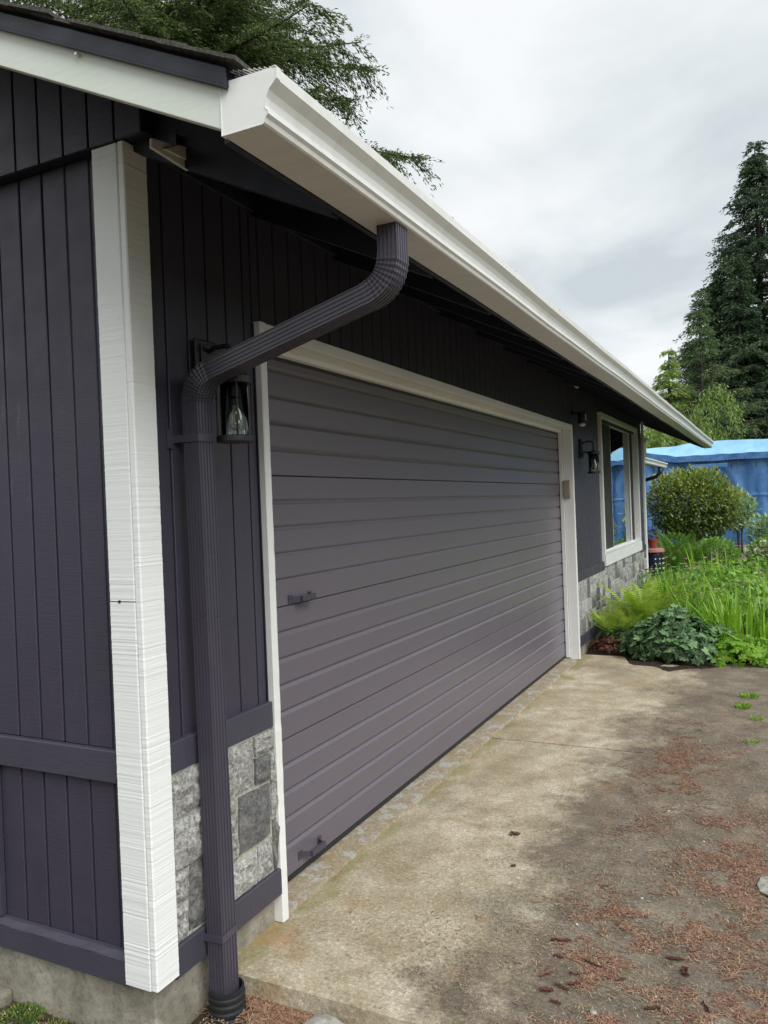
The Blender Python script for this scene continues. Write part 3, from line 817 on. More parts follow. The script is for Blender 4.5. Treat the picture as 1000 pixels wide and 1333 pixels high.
MB().loft([[(xA, yy, zA - .002), (xB, yy, zB - .002), (xB, yy, zB - .001), (xA, yy, zA - .001)] for yy in (L, YR1 - YR0 - .06)]).build('leaf_guard', 'plastic_white', gt)
for k, yy in enumerate((.02, .25, .62, .95, 1.6, 2.3)):
    MB().tube([(.030, yy, .103), (.030, yy, .106)], .004, 8).build('screw', 'grey_metal', gt)

# ------------------------------------------------------------------ downspout
def rect_ring(c, t, side, w, d, corr=.0028, nper=5):
    """corrugated rectangular section: width w along side, depth d along normal"""
    nrm = t.cross(side).normalized(); ring = []
    def edge(p0, p1, out, corrugated):
        if corrugated:
            fr = [0.0]
            for q in range(nper):
                u = (q + .5) / nper; h_ = .22 / nper; fr += [u - h_ - .05 / nper, u - h_, u + h_, u + h_ + .05 / nper]
            for i, f in enumerate(fr):
                o = -corr if i and (i - 1) % 4 in (1, 2) else 0
                ring.append(c + p0 + (p1 - p0) * f + out * o)
        else:
            for i in range(4): ring.append(c + p0 + (p1 - p0) * (i / 4))
    a, b_ = side * w / 2, nrm * d / 2
    edge(-a - b_, a - b_, -nrm, True); edge(a - b_, a + b_, side, True)
    edge(a + b_, -a + b_, nrm, True); edge(-a + b_, -a - b_, -side, True)
    return ring
def pipe(path, w, d, crinkle=(), seed=0):
    path = [Vector(p) for p in path]; rings = []
    for i, p in enumerate(path):
        t = (path[min(i + 1, len(path) - 1)] - path[max(i - 1, 0)]).normalized()
        side = Vector((0, 1, 0)); side = (side - t * side.dot(t)).normalized()
        k = 1 + (crinkle[i] if i < len(crinkle) else 0)
        rings.append(rect_ring(p, t, side, w * k, d * k))
    return MB().loft(rings)
def bend(p0, p1, p2, r, n):
    """points on a rounded corner at p1"""
    p0, p1, p2 = map(Vector, (p0, p1, p2)); a = (p0 - p1).normalized(); b_ = (p2 - p1).normalized()
    s_, e_ = p1 + a * r, p1 + b_ * r
    return [s_ * (1 - t) ** 2 + p1 * 2 * t * (1 - t) + e_ * t * t for t in [i / n for i in range(n + 1)]]
ds = empty('downspout', (0, 0, 0), 'dark purple grey ribbed downspout bent out from the wall up to the gutter', 'downspout')
Wd, Dd = .072, .060
lo = Vector((.073, .222, -.045)); up = Vector((.067, .2085, 1.93)); dg = Vector((.782, .190, 2.115)); tp = Vector((.782, .190, 2.285))
b1 = bend(lo, up, dg, .085, 22); b2 = bend(up, dg, tp, .085, 22)
pipe([lo + (b1[0] - lo) * i / 20 for i in range(21)], Wd, Dd).build('pipe', 'pipe_paint', ds)
cr = [(.075 if i % 2 else .0) if 2 < i < 20 else .02 for i in range(23)]
pipe(b1, Wd * 1.0, Dd * 1.0, cr).build('elbow', 'pipe_paint', ds)
cr2 = [(.02 if i % 2 else .0) for i in range(23)]
pipe([b1[-1] + (b2[0] - b1[-1]) * i / 8 for i in range(0, 9)], Wd * .985, Dd * .985).build('pipe', 'pipe_paint', ds)
pipe(b2, Wd, Dd, [(.065 if i % 2 else .0) if 2 < i < 20 else .02 for i in range(23)]).build('elbow', 'pipe_paint', ds)
pipe([b2[-1] + (tp - b2[-1]) * i / 4 for i in range(0, 5)], Wd * .99, Dd * .99).build('pipe', 'pipe_paint', ds)
def strap(z, tilt=0):
    f = (z - lo.z) / (up.z - lo.z); c = lo + (up - lo) * f; m_ = MB(); w, d = Wd / 2 + .003, Dd / 2 + .003
    out = [(.0, c.y - w - .030), (.0, c.y - w - .001), (c.x + d, c.y - w - .001), (c.x + d, c.y + w), (.0, c.y + w), (.0, c.y + w + .03)]
    def ring(z_):
        a = [(-.0 + .002, c.y - w - .032, z_), (.004, c.y - w - .004, z_), (c.x - d, c.y - w, z_ - tilt), (c.x + d, c.y - w, z_), (c.x + d, c.y + w, z_ + tilt), (.004, c.y + w + .002, z_), (.004, c.y + w + .030, z_)]
        b_ = [(.001, c.y + w + .030, z_), (.001, c.y + w - .0012, z_), (c.x + d - .0016, c.y + w - .0016, z_ + tilt), (c.x + d - .0016, c.y - w + .0016, z_), (c.x - d, c.y - w + .0016, z_ - tilt), (.001, c.y - w + .002, z_), (.0005, c.y - w - .032, z_)]
        return a + b_
    m_.loft([ring(z - .012), ring(z + .012)]); m_.box(.0, .006, c.y - w - .034, c.y - w - .008, z - .03, z + .03) if z > 1 else None
    m_.build('strap', 'pipe_paint', ds, .0008)
strap(1.745); strap(.165, .004)
# dark corrugated drain adapter at the foot
bt = MB(); prof = []
for i in range(7):
    z = -.165 + i * .0225
    prof += [(.052, z), (.0585, z + .004), (.0585, z + .012), (.052, z + .016)]
prof += [(.056, -.010), (.056, .0), (.050, .001), (.049, -.02), (.049, -.16)]
bt.lathe(prof, (.077, .228, 0), 32, False)
o = bt.build('drain_adapter', 'black_rubber', None, smooth=False)
tag(o, 'black corrugated plastic drain adapter standing at the foot of the downspout', 'drain pipe')
o.matrix_world = Matrix.Translation((.0, 0, -.01))

# ------------------------------------------------------------------ wall lanterns
def lantern(x0, yc, zc, label):
    L_ = empty('wall_lantern', (x0, yc, zc), label, 'wall lantern', 'black glass wall lanterns beside the garage door')
    q = .118; r = .056
    MB().box(.0, .014, -.055, .055, .155, .345).build('back_plate', 'black_metal', L_, .004)
    MB().box(.014, .022, -.035, .035, .17, .33).build('back_plate', 'black_metal', L_, .003)
    m_ = MB().tube([(.018, 0, .305), (.05, 0, .318), (q - .02, 0, .318), (q, 0, .300), (q, 0, .215)], .008, 10)
    m_.tube([(.018, 0, .215), (q - .03, 0, .215)], .007, 8); m_.build('arm', 'black_metal', L_, smooth=True)
    MB().lathe([(.012, .226), (.030, .222), (r, .216), (r + .004, .212), (r + .004, .192), (r, .190)], (q, 0, 0), 28).build('cap', 'black_metal', L_)
    MB().lathe([(r + .004, 0), (r + .006, .002), (r + .006, .019), (r + .003, .021)], (q, 0, 0), 32).build('base_ring', 'black_metal', L_)
    for a in (45, 135, 225, 315):
        MB().tube([(q + (r + .0005) * math.cos(R(a)), (r + .0005) * math.sin(R(a)), .018), (q + (r + .0005) * math.cos(R(a)), (r + .0005) * math.sin(R(a)), .194)], .0032, 6).build('cage_rod', 'black_metal', L_)
    MB().lathe([(r - .010, .020), (r - .010, .190), (r - .012, .190), (r - .012, .020)], (q, 0, 0), 32, False).build('glass_tube', 'lantern_glass', L_, smooth=True)
    MB().lathe([(.018, .192), (.019, .150), (.016, .146)], (q, 0, 0), 20).build('socket', 'bulb_socket', L_)
    MB().lathe([(.012, .146), (.013, .134), (.020, .112), (.0265, .085), (.026, .062), (.017, .044), (.004, .038)], (q, 0, 0), 22, True).build('bulb', 'lantern_glass', L_, smooth=True)
    f = MB()
    for a in range(6):
        ca, sa = math.cos(a * math.pi / 3), math.sin(a * math.pi / 3)
        f.tube([(q + .004 * ca, .004 * sa, .120), (q + .010 * ca, .010 * sa, .062)], .0018, 5)
    f.build('filament', 'filament', L_)
    return L_
lantern(.014, .318, 1.735, 'larger looking black lantern with a clear bulb, half hidden by the near downspout')
lantern(.014, 6.10, 1.750, 'distant black lantern between the garage door and the window')

# ------------------------------------------------------------------ small fittings
k = empty('door_keypad', (-.03, 5.6215, 1.60), 'small beige keypad box fixed on the inner face of the right door jamb', 'keypad')
MB().box(-.030, .034, -.028, 0, -.085, .085).build('housing', 'beige_box', k, .006)
MB().box(-.024, .028, -.033, -.028, -.078, .060).build('cover', 'beige_box', k, .004)
s_ = empty('security_camera', (.0, 5.80, 2.30), 'black cylindrical security camera with a pale underside, high beside the door corner', 'camera')
MB().tube([(0, 0, .03), (.012, 0, .03)], .030, 20).build('mount', 'black_metal', s_)
MB().tube([(.012, 0, .03), (.055, 0, .022), (.085, 0, .012)], .010, 10).build('arm', 'black_metal', s_, smooth=True)
MB().lathe([(.012, .034), (.036, .030), (.038, .02), (.038, -.070), (.034, -.080)], (.095, 0, 0), 24).build('housing', 'black_metal', s_)
MB().lathe([(.033, -.080), (.030, -.094), (.018, -.104), (.004, -.107)], (.095, 0, 0), 20).build('lens_dome', 'plastic_white', s_, smooth=True)
box('accent', .120, .134, -.016, .016, -.05, .01, 'plastic_white', s_, .003)
s_ = empty('eave_sensor', (.10, 5.60, 2.560), 'tiny white sensor fixed under the eave above the far end of the garage door', 'sensor')
MB().lathe([(.022, .03), (.024, .0), (.020, -.018), (.006, -.026)], (0, 0, 0), 18).build('housing', 'plastic_white', s_, smooth=True)
MB().tube([(0, 0, .03), (-.05, 0, .075), (-.10, 0, .09)], .008, 8).build('arm', 'plastic_white', s_)
# pale plate tucked below the eave at the near corner
P0 = Vector((.230, -.130, 2.524)); P1 = Vector((.230, .056, 2.559)); P2 = Vector((.230, .017, 2.487)); P3 = Vector((.230, -.132, 2.495))
f = empty('light_bracket', (.12, .08, 2.60), 'pale translucent plate tucked under the eave beside the white corner board', 'bracket')
f.location = (.230, -.043, 2.52)
def plate(pts, dx0, dx1): return MB().loft([[(p.x - .23 + dx0, p.y + .043, p.z - 2.52) for p in pts], [(p.x - .23 + dx1, p.y + .043, p.z - 2.52) for p in pts]])
plate([P0, P1, P2, P3], -.010, .0).build('plate', 'plastic_white', f, .004)
c1 = P0.lerp(P1, .55); c2 = P0.lerp(P1, .95); c3 = P3.lerp(P2, .9).lerp(P1, .35); c4 = P3.lerp(P2, .55).lerp(P0, .5)
plate([c1, c2, c3, c4], .0, .006).build('raised_panel', 'plastic_white', f, .002)
MB().box(-.03, -.008, .02, .06, -.01, .06).build('bracket_arm', 'black_metal', f)

# ------------------------------------------------------------------ far porch wing with its own eave
wing = empty('porch_wing', (0, 0, 0), 'low white edged eave of the porch wing beyond the house corner', 'porch')
box('wall', -3.5, -1.15, 12.95, 16.4, -.1, 2.25, 'siding_paint', wing)
pts = [(-3.6, 3.30), (-.42, 2.185), (-.42, 2.225), (-3.6, 3.34)]
MB().loft([[(x, 12.75, z) for x, z in pts], [(x, 16.2, z) for x, z in pts]]).build('roof', 'plastic_white', wing)
box('fascia', -.44, -.42, 12.75, 16.2, 2.10, 2.22, 'vinyl_white', wing)
box('vent_box', -.80, -.55, 14.6, 14.85, 2.30, 2.62, 'brown_wood', wing)
box('vent_cap', -.86, -.50, 14.55, 14.90, 2.62, 2.66, 'metal_dark', wing)
gutter('rain_gutter', 'short white gutter on the low porch eave seen past the house corner', -.33, 2.095, 12.75, 16.2)
MB().tube([(-.37, 15.4, 2.10), (-.37, 15.4, 1.98), (-.45, 15.4, 1.90), (-1.02, 15.4, 1.74), (-1.10, 15.4, 1.66), (-1.10, 15.4, .0)], .038, 10).build('downspout', 'black_metal', None, smooth=True)
tag(bpy.data.objects['downspout.001'] if 'downspout.001' in bpy.data.objects else col.objects[-1], 'thin black bent downspout under the short porch gutter', 'downspout')

# ------------------------------------------------------------------ blue tarp shelter
tent = empty('tarp_shelter', (2.2, 23.5, 0), 'big blue tarpaulin shelter with a paler blue peaked roof behind the garden', 'shelter')
def tarpwall(x0, x1, yb, z0, ztop, name, nx, nz, side=0):
    V = []; F = []
    for j in range(nz + 1):
        for i in range(nx + 1):
            u = i / nx; v = j / nz; s = x0 + (x1 - x0) * u; z = z0 + (ztop - z0) * v
            w = .035 * math.sin(s * 5.3) * (1 - v) + .025 * math.sin(s * 11 + v * 3)
            V.append([s, 0, z, w])
    V = np.array(V); V[:, 3] += -.03 * np.exp(-((V[:, 2] - 1.42) / .02) ** 2) - .04 * np.exp(-(((V[:, 0] - x0) % 1.25 - .62) / .03) ** 2) - .05 * np.abs(np.sin((V[:, 0] - x0) * 2.6 + (V[:, 2] - 2.5) * 1.4)) ** 14 * np.clip((V[:, 2] - 1.2), 0, 1); w = V[:, 3] + .10 * (vnoise(V[:, [0, 2]], 1.3, 2) - .5) + .05 * (vnoise(V[:, [0, 2]] * [1, .4], 6, 5) - .5)
    if side: P = np.column_stack([np.full(len(V), yb) + w, V[:, 0], V[:, 2]])
    else: P = np.column_stack([V[:, 0], yb + w, V[:, 2]])
    P -= np.array([2.2, 23.5, 0])
    F = [(j * (nx + 1) + i, j * (nx + 1) + i + 1, (j + 1) * (nx + 1) + i + 1, (j + 1) * (nx + 1) + i) for j in range(nz) for i in range(nx)]
    return link(name, mesh_np(name, P, F, True), 'blue_tarp', tent)
panels = [(-1.85, -.2), (-.19, 1.65), (1.66, 3.6), (3.61, 6.2)]
for a, b_ in panels: tarpwall(a, b_, 21.5, .06, 2.50, 'tarp_panel', 80, 80)
tarpwall(21.5, 26, 6.2, .06, 2.5, 'tarp_panel', 50, 40, 1); tarpwall(21.5, 26, -1.85, .06, 2.5, 'tarp_panel', 50, 40, 1)
def roofz(x, y):
    x = max(-1.95, min(6.3, x))
    ux = min(1, max(0, (x + 1.95) / 1.7)); ur = min(1, max(0, (6.3 - x) / 1.7)); uy = min(1, max(0, (y - 21.35) / 2.3)); ub = min(1, max(0, (26.1 - y) / 2.3))
    k = min(ux, ur, uy, ub); return 2.56 + .52 * (k ** .75) - .06 * math.exp(-((x - 2.2) / 1.2) ** 2) * k + .26 * max(0, 1 - (x + 1.95) / 1.3) * (1 - k)
V = []; nx, ny = 70, 40
for j in range(ny + 1):
    for i in range(nx + 1):
        x = -1.95 + 8.25 * i / nx; yy = 21.35 + 4.75 * j / ny
        V.append((x - 2.2, yy - 23.5, roofz(x, yy) + .012 * math.sin(x * 9) * math.sin(yy * 2)))
F = [(j * (nx + 1) + i, j * (nx + 1) + i + 1, (j + 1) * (nx + 1) + i + 1, (j + 1) * (nx + 1) + i) for j in range(ny) for i in range(nx)]
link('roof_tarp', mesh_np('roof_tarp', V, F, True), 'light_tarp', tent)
V = []; nx = 90
for j in range(5):
    for i in range(nx + 1):
        x = -1.95 + 8.25 * i / nx; V.append((x - 2.2, 21.34 - 23.5 + .006 * math.sin(x * 14 + j), roofz(x, 21.35) - (0, .02, .08, .13, .165 + .006 * math.sin(x * 5))[j]))
F = [(j * (nx + 1) + i, (j + 1) * (nx + 1) + i, (j + 1) * (nx + 1) + i + 1, j * (nx + 1) + i + 1) for j in range(4) for i in range(nx)]
link('valance', mesh_np('valance', V, F, True), 'blue_tarp', tent)
box('window_flap', -1.55 - .9, -1.55 - 0, -2.23, -2.20, 2.20, 2.31, 'blue_tarp', tent, .01)
for x in (-1.0, -.45, .15, .75, 1.35, 2.1, 2.9): box('vent_slot', x - 2.2 - .012, x - 2.2 + .012, -2.16, -2.12, 2.16, 2.30, 'black_rubber', tent, 0)
MB().tube([(1.05 - 2.2, -2.14, 1.45), (1.05 - 2.2, -2.06, 1.45)], .05, 12).build('vent_hole', 'black_rubber', tent)
for x in (-1.9, 1.65, 6.2): MB().tube([(x - 2.2, -2.0, 0), (x - 2.2, -2.0, 2.5)], .03, 8).build('pole', 'grey_metal', tent)
box('skid_rail', -1.9 - 2.2, 4.1, -1.98, -1.86, .0, .10, 'black_rubber', tent)

# ------------------------------------------------------------------ foliage engine
def frames(D, rg, flat=.0):
    D = D / (np.linalg.norm(D, axis=1, keepdims=True) + 1e-9)
    A = rg.normal(size=D.shape); A[:, 2] += flat * 6
    A -= D * (A * D).sum(1, keepdims=True); A /= (np.linalg.norm(A, axis=1, keepdims=True) + 1e-9)
    return D, A, np.cross(D, A)
def leaves(P, D, L, Wd_, rg, flat=0., tip=.5, fold=.0):
    """elongated 4-vertex leaves at P pointing along D: two triangles folded on the midrib -> quads"""
    D, N, S = frames(D, rg, flat); L = L[:, None]; W_ = Wd_[:, None]
    a = P; b_ = P + D * L * tip + S * W_ * .5 + N * L * fold; c = P + D * L; d = P + D * L * tip - S * W_ * .5 + N * L * fold
    V = np.stack([a, b_, c, d], 1).reshape(-1, 3); F = np.arange(len(V)).reshape(-1, 4)
    return V, F
def clump_mesh(name, P, D, L, W_, rg, **k):
    V, F = leaves(np.asarray(P), np.asarray(D), np.asarray(L), np.asarray(W_), rg, **k); return mesh_np(name, V, F)

def conifer(loc, H, z0, kr, mat, seed, label, group, wstep=.38, nb=6, twig=.16, nl=.10, nw=.028, trunk_r=.28, droop=.35, dens=1.0, tipw=.25, zmax=None, name='conifer_tree', cat='conifer'):
    rg = np.random.default_rng(seed); t = empty(name, loc, label, cat, group)
    PP = []; DD = []; LL = []; WW = []; wood = MB()
    z = z0
    wood.tube([(0.02 * math.sin(zz * 2), 0.02 * math.cos(zz), zz) for zz in np.linspace(-.2, H * .985, 14)], [trunk_r * (1 - .96 * i / 13) + .01 for i in range(14)], 9)
    while z < H - .15:
        if zmax and z > zmax: break
        rr = (H - z) * kr
        n = max(3, int(rg.normal(nb, 1))) if rr > .35 else 3
        for _ in range(n):
            az = rg.uniform(0, 2 * math.pi); r = max(.12, rr * rg.uniform(.50, 1.20)) ; zz = z + rg.uniform(-.5, .5) * wstep
            d = np.array([math.cos(az), math.sin(az), 0]); up = rg.uniform(.02, .22)
            side = np.array([-d[1], d[0], 0])
            nT = max(4, int(r / twig * 1.5)); ts = np.sort(rg.uniform(.12, 1, nT)) ** .85
            dr = droop * rg.uniform(.7, 1.4)
            f = lambda q: d[None] * (r * q)[:, None] + np.array([0, 0, 1])[None] * (zz + r * (up * q - dr * q ** 2 + .45 * dr * q ** 3.5))[:, None]
            q = np.linspace(0, 1, 6); path = f(q)
            if r > .5: wood.tube([tuple(p) for p in path], [max(.006, .018 * r * (1 - .85 * a)) for a in q], 4, False)
            B = f(ts)
            for s in (-1, 1):
                tl = (r * .34 * (1.08 - ts) + tipw * (.35 + .65 * ts)) * rg.uniform(.6, 1.2, nT)
                td = side[None] * s * .85 + d[None] * rg.uniform(.35, .8, nT)[:, None] + np.array([0, 0, -.25])[None]
                td /= np.linalg.norm(td, axis=1, keepdims=True)
                m_ = max(3, int(3 + tipw * 7 * dens))
                for kk in range(m_):
                    a = (kk + rg.uniform(0, 1, nT)) / m_
                    p = B + td * (tl * a)[:, None]; p[:, 2] -= tl * a * a * rg.uniform(.1, .5, nT)
                    for rep in range(2):
                        PP.append(p + rg.normal(size=p.shape) * nw * .8)
                        dd = td + rg.normal(size=p.shape) * .38; dd[:, 2] -= .30; DD.append(dd)
                        LL.append(nl * rg.uniform(.6, 1.3, nT)); WW.append(nw * rg.uniform(.7, 1.4, nT))
        z += wstep * (0.55 + .45 * min(1, rr / 1.5))
    P = np.concatenate(PP); D = np.concatenate(DD); L = np.concatenate(LL); W_ = np.concatenate(WW)
    V, F = leaves(P, D, L, W_, rg, flat=.12, tip=.45, fold=.06)
    wood.build('trunk', 'bark', t)
    link('crown', mesh_np('crown', V, F), mat, t, kind=None)
    return t, len(F)
tot = 0
t, n = conifer((-10.15, 12.7, -.1), 21.8, 6.8, .375, 'needle_dark', 3, 'huge conifer towering behind the garage roof, its crown filling the top left', 'big conifers', wstep=.36, nb=11, twig=.13, nl=.11, nw=.026, dens=3.2, trunk_r=.42, droop=.42, tipw=.55, zmax=14.2); tot += n; print(n)
t, n = conifer((-17.5, 13.5, -.1), 24, 7, .33, 'needle_dark', 5, 'second tall conifer further left behind the roof edge', 'big conifers', wstep=.55, nb=7, twig=.30, nl=.20, nw=.055, dens=1.2, trunk_r=.4, droop=.4, tipw=.5, zmax=18); tot += n; print(n)
far_g = 'conifers behind the blue shelter'
t, n = conifer((1.50, 40, 0), 18.1, .9, .40, 'needle_far', 11, 'tallest dark conifer rising at the right edge behind the shelter', far_g, wstep=.40, nb=9, twig=.24, nl=.19, nw=.055, dens=1.0, trunk_r=.3, droop=.30, tipw=.60); tot += n; print(n)
t, n = conifer((-.80, 34, 0), 10.1, .9, .36, 'needle_mid', 12, 'lighter and thinner conifer left of the tallest one, sky showing through its top', far_g, wstep=.40, nb=7, twig=.22, nl=.16, nw=.038, dens=.8, trunk_r=.12, droop=.12, tipw=.34); tot += n; print(n)
t, n = conifer((.65, 37, 0), 12.2, .9, .25, 'needle_far', 13, 'dark narrow conifer pressed against the left flank of the tallest one', far_g, wstep=.40, nb=8, twig=.24, nl=.18, nw=.050, dens=.9, trunk_r=.2, droop=.3, tipw=.45); tot += n; print(n)
t, n = conifer((-.05, 38, 0), 12.2, .9, .33, 'needle_far', 17, 'dark conifer filling the gap between the tallest one and the thin pale one', far_g, wstep=.42, nb=8, twig=.26, nl=.19, nw=.055, dens=.9, trunk_r=.2, droop=.25, tipw=.5); tot += n; print(n)
t, n = conifer((4.2, 37, 0), 16.5, .6, .24, 'needle_far', 14, 'dark conifer right of the tallest one, mostly outside the picture', far_g, wstep=.6, nb=6, twig=.42, nl=.32, nw=.10, dens=.5, trunk_r=.3, droop=.3, tipw=.40); tot += n; print(n)
t, n = conifer((7.6, 38, 0), 15, .6, .26, 'needle_far', 15, 'broad dark conifer beyond the lawn, reflected in the window', far_g, wstep=.65, nb=6, twig=.45, nl=.34, nw=.11, dens=.5, trunk_r=.3, droop=.3, tipw=.40); tot += n; print(n)
t, n = conifer((-2.0, 33, 0), 7.7, .5, .36, 'needle_light', 16, 'small pale green conifer just above the far end of the gutter', far_g, wstep=.36, nb=7, twig=.24, nl=.17, nw=.045, dens=.7, trunk_r=.1, droop=.25, tipw=.35); tot += n; print(n)
# weeping tree: arching leader with hanging strands
def weeping(loc, seed):
    rg = np.random.default_rng(seed); t = empty('weeping_tree', loc, 'yellow green weeping tree with an arching leader drooping right over the shelter roof', 'weeping tree')
    w = MB(); P = []; D = []
    w.tube([(0, 0, -.1), (.05, 0, 1.5), (0, .1, 3.2)], [.10, .08, .05], 8)
    arcs = []
    for k in range(34):
        if k == 0: az, r, h = R(2), 2.0, 5.35
        elif k < 4: az, r, h = R(rg.uniform(-10, 40)), rg.uniform(1.0, 1.6), rg.uniform(3.9, 4.5)
        else: az, r, h = rg.uniform(0, 2 * math.pi), rg.uniform(.7, 1.9), rg.uniform(2.8, 4.4)
        d = np.array([math.cos(az), math.sin(az), 0]); z0 = rg.uniform(2.2, 3.2)
        q = np.linspace(0, 1, 16)
        pts = d[None] * (r * q ** 1.1)[:, None] + np.array([0, 0, 1.])[None] * (z0 + (h - z0) * np.sin(q * math.pi * .72) / 1.0 - .25 * q ** 4)[:, None]
        w.tube([tuple(p) for p in pts], [.030 * (1 - .85 * a) + .004 for a in q], 5)
        arcs.append(pts)
        for i in range(3, 16):
            for s in range(6):
                ln = rg.uniform(.5, 1.6) * (.6 + .4 * i / 15); b = pts[i] + rg.normal(size=3) * .06
                m_ = int(ln / .055); a = np.linspace(0, ln, m_)
                st = b[None] + np.column_stack([np.full(m_, 0.) + .05 * np.sin(a * 3 + s), .03 * np.cos(a * 2), -a])
                P.append(st + rg.normal(size=st.shape) * .025); dd = rg.normal(size=st.shape) * .5; dd[:, 2] -= 1.0; D.append(dd)
    P = np.concatenate(P); D = np.concatenate(D); n = len(P)
    w.build('trunk', 'bark', t)
    V, F = leaves(P, D, rg.uniform(.09, .17, n), rg.uniform(.028, .05, n), rg)
    link('crown', mesh_np('crown', V, F), 'needle_light', t); return n
tot += weeping((-1.25, 28.2, 0), 4)
# far wood, reads as one mass
def wood_mass():
    rg = np.random.default_rng(77); P = []; D = []; L = []; W_ = []
    for k in range(60):
        x = rg.uniform(-26, 34); y = rg.uniform(44, 60); h = rg.uniform(7, 13) if x > -4 else rg.uniform(5, 7.5)
        n = 1500; zz = rg.uniform(0, 1, n) ** 1.2; rr = (1 - zz) * h * .26 * rg.uniform(.3, 1, n) ** .5; az = rg.uniform(0, 2 * math.pi, n)
        P.append(np.column_stack([x + rr * np.cos(az), y + rr * np.sin(az), zz * h])); dd = np.column_stack([np.cos(az), np.sin(az), -.5 + 0 * az]); D.append(dd)
    P = np.concatenate(P); D = np.concatenate(D) + rg.normal(size=P.shape) * .3; n = len(P)
    V, F = leaves(P, D, rg.uniform(.5, .95, n), rg.uniform(.16, .30, n), rg)
    o = link('distant_wood', mesh_np('distant_wood', V, F), 'needle_far', kind='stuff'); tag(o, 'dark conifer wood filling the background behind the shelter', 'wood')
wood_mass()

# ---- templates for garden leaves
def lobed(r=.5, lobes=7, seed=0):
    rg = np.random.default_rng(seed); V = [(0, 0, 0)]; n = lobes * 3
    for i in range(n):
        a = R(20) + R(320) * i / (n - 1); ph = i % 3
        rad = r * ((.62, 1.0, .80)[ph]) * rg.uniform(.9, 1.1); z = r * ((-.10, .10, -.02)[ph]) - .22 * rad * rad / r
        V.append((rad * math.cos(a), rad * math.sin(a), z))
    F = [(0, i, i + 1) for i in range(1, n)]
    return V, F
def blade_mesh(L, w, curl, seed, seg=8, lean=.25):
    rg = np.random.default_rng(seed); V = []; F = []
    x = z = 0; ang = R(90) - lean
    for i in range(seg + 1):
        t = i / seg; ww = w * (1 - t ** 2.2) * (.55 + .45 * min(1, t * 4)) + .0004
        V += [(x, -ww / 2, z + ww * .25), (x, 0, z), (x, ww / 2, z + ww * .25)]
        ang -= curl * (t ** 1.5) / seg * 2.2; x += math.cos(ang) * L / seg; z += math.sin(ang) * L / seg
    for i in range(seg):
        a = i * 3; F += [(a, a + 1, a + 4, a + 3), (a + 1, a + 2, a + 5, a + 4)]
    me = bpy.data.meshes.new('leaf_blade'); me.from_pydata(V, [], F); me.update()
    for p in me.polygons: p.use_smooth = True
    return me
def frond_mesh(L, w, arch, seed, n=26, lean=.6):
    rg = np.random.default_rng(seed); V = []; F = []
    x = z = 0; ang = R(90) - lean; pts = []
    for i in range(n + 1):
        t = i / n; pts.append((x, z, ang)); ang -= arch * t / n * 2; x += math.cos(ang) * L / n; z += math.sin(ang) * L / n
    for i in range(n):
        (x0, z0, a0), (x1, z1, a1) = pts[i], pts[i + 1]; r_ = .0035 * (1 - i / n) + .001
        o = len(V); V += [(x0, -r_, z0), (x0, r_, z0), (x1, r_, z1), (x1, -r_, z1)]; F.append((o, o + 1, o + 2, o + 3))
        t = (i + .5) / n
        if t < .08: continue
        pl = w * (math.sin(math.pi * min(1, t * 1.05 + .02)) ** .7) * rg.uniform(.85, 1.1); pw = L / n * .46
        for s in (-1, 1):
            dx, dz = math.cos(a0), math.sin(a0)
            tipx, tipz = x0 + dx * pl * .35, z0 + dz * pl * .35 - pl * .18
            o = len(V)
            V += [(x0, 0, z0), (x0 + dx * pw + (tipx - x0) * .4, s * pl * .45, z0 + dz * pw + (tipz - z0) * .4 + .004), (tipx, s * pl, tipz), (x0 - dx * pw * .7 + (tipx - x0) * .4, s * pl * .45, z0 - dz * pw * .7 + (tipz - z0) * .4)]
            F.append((o, o + 1, o + 2, o + 3))
    me = bpy.data.meshes.new('frond'); me.from_pydata(V, [], F); me.update(); return me
def inst(name, me, parent, loc, rot, s=1.0):
    o = bpy.data.objects.new(name, me); col.objects.link(o); o.parent = parent; o.location = loc; o.rotation_euler = rot; o.scale = (s, s, s) if not hasattr(s, '__len__') else s
    return o
GH = .07   # bed height
def dome_leaf_points(n, rx, ry, h, rg, shell=.82, sd=1):
    """points on/inside a low dome, upward bias"""
    a = rg.uniform(0, 2 * math.pi, n); u = np.sqrt(rg.uniform(0, 1, n)); k = rg.uniform(shell, 1.02, n)
    x = rx * u * np.cos(a); y = ry * u * np.sin(a); z = h * np.sqrt(np.maximum(0, 1 - u ** 2.4)) * k
    q = np.column_stack([x, y]); z = z * (.55 + .75 * vnoise(q, 5.5, sd)) ; q2 = vnoise(q + 7, 4, sd + 5)
    return np.column_stack([x * (.85 + .3 * q2), y * (.85 + .3 * q2), z])
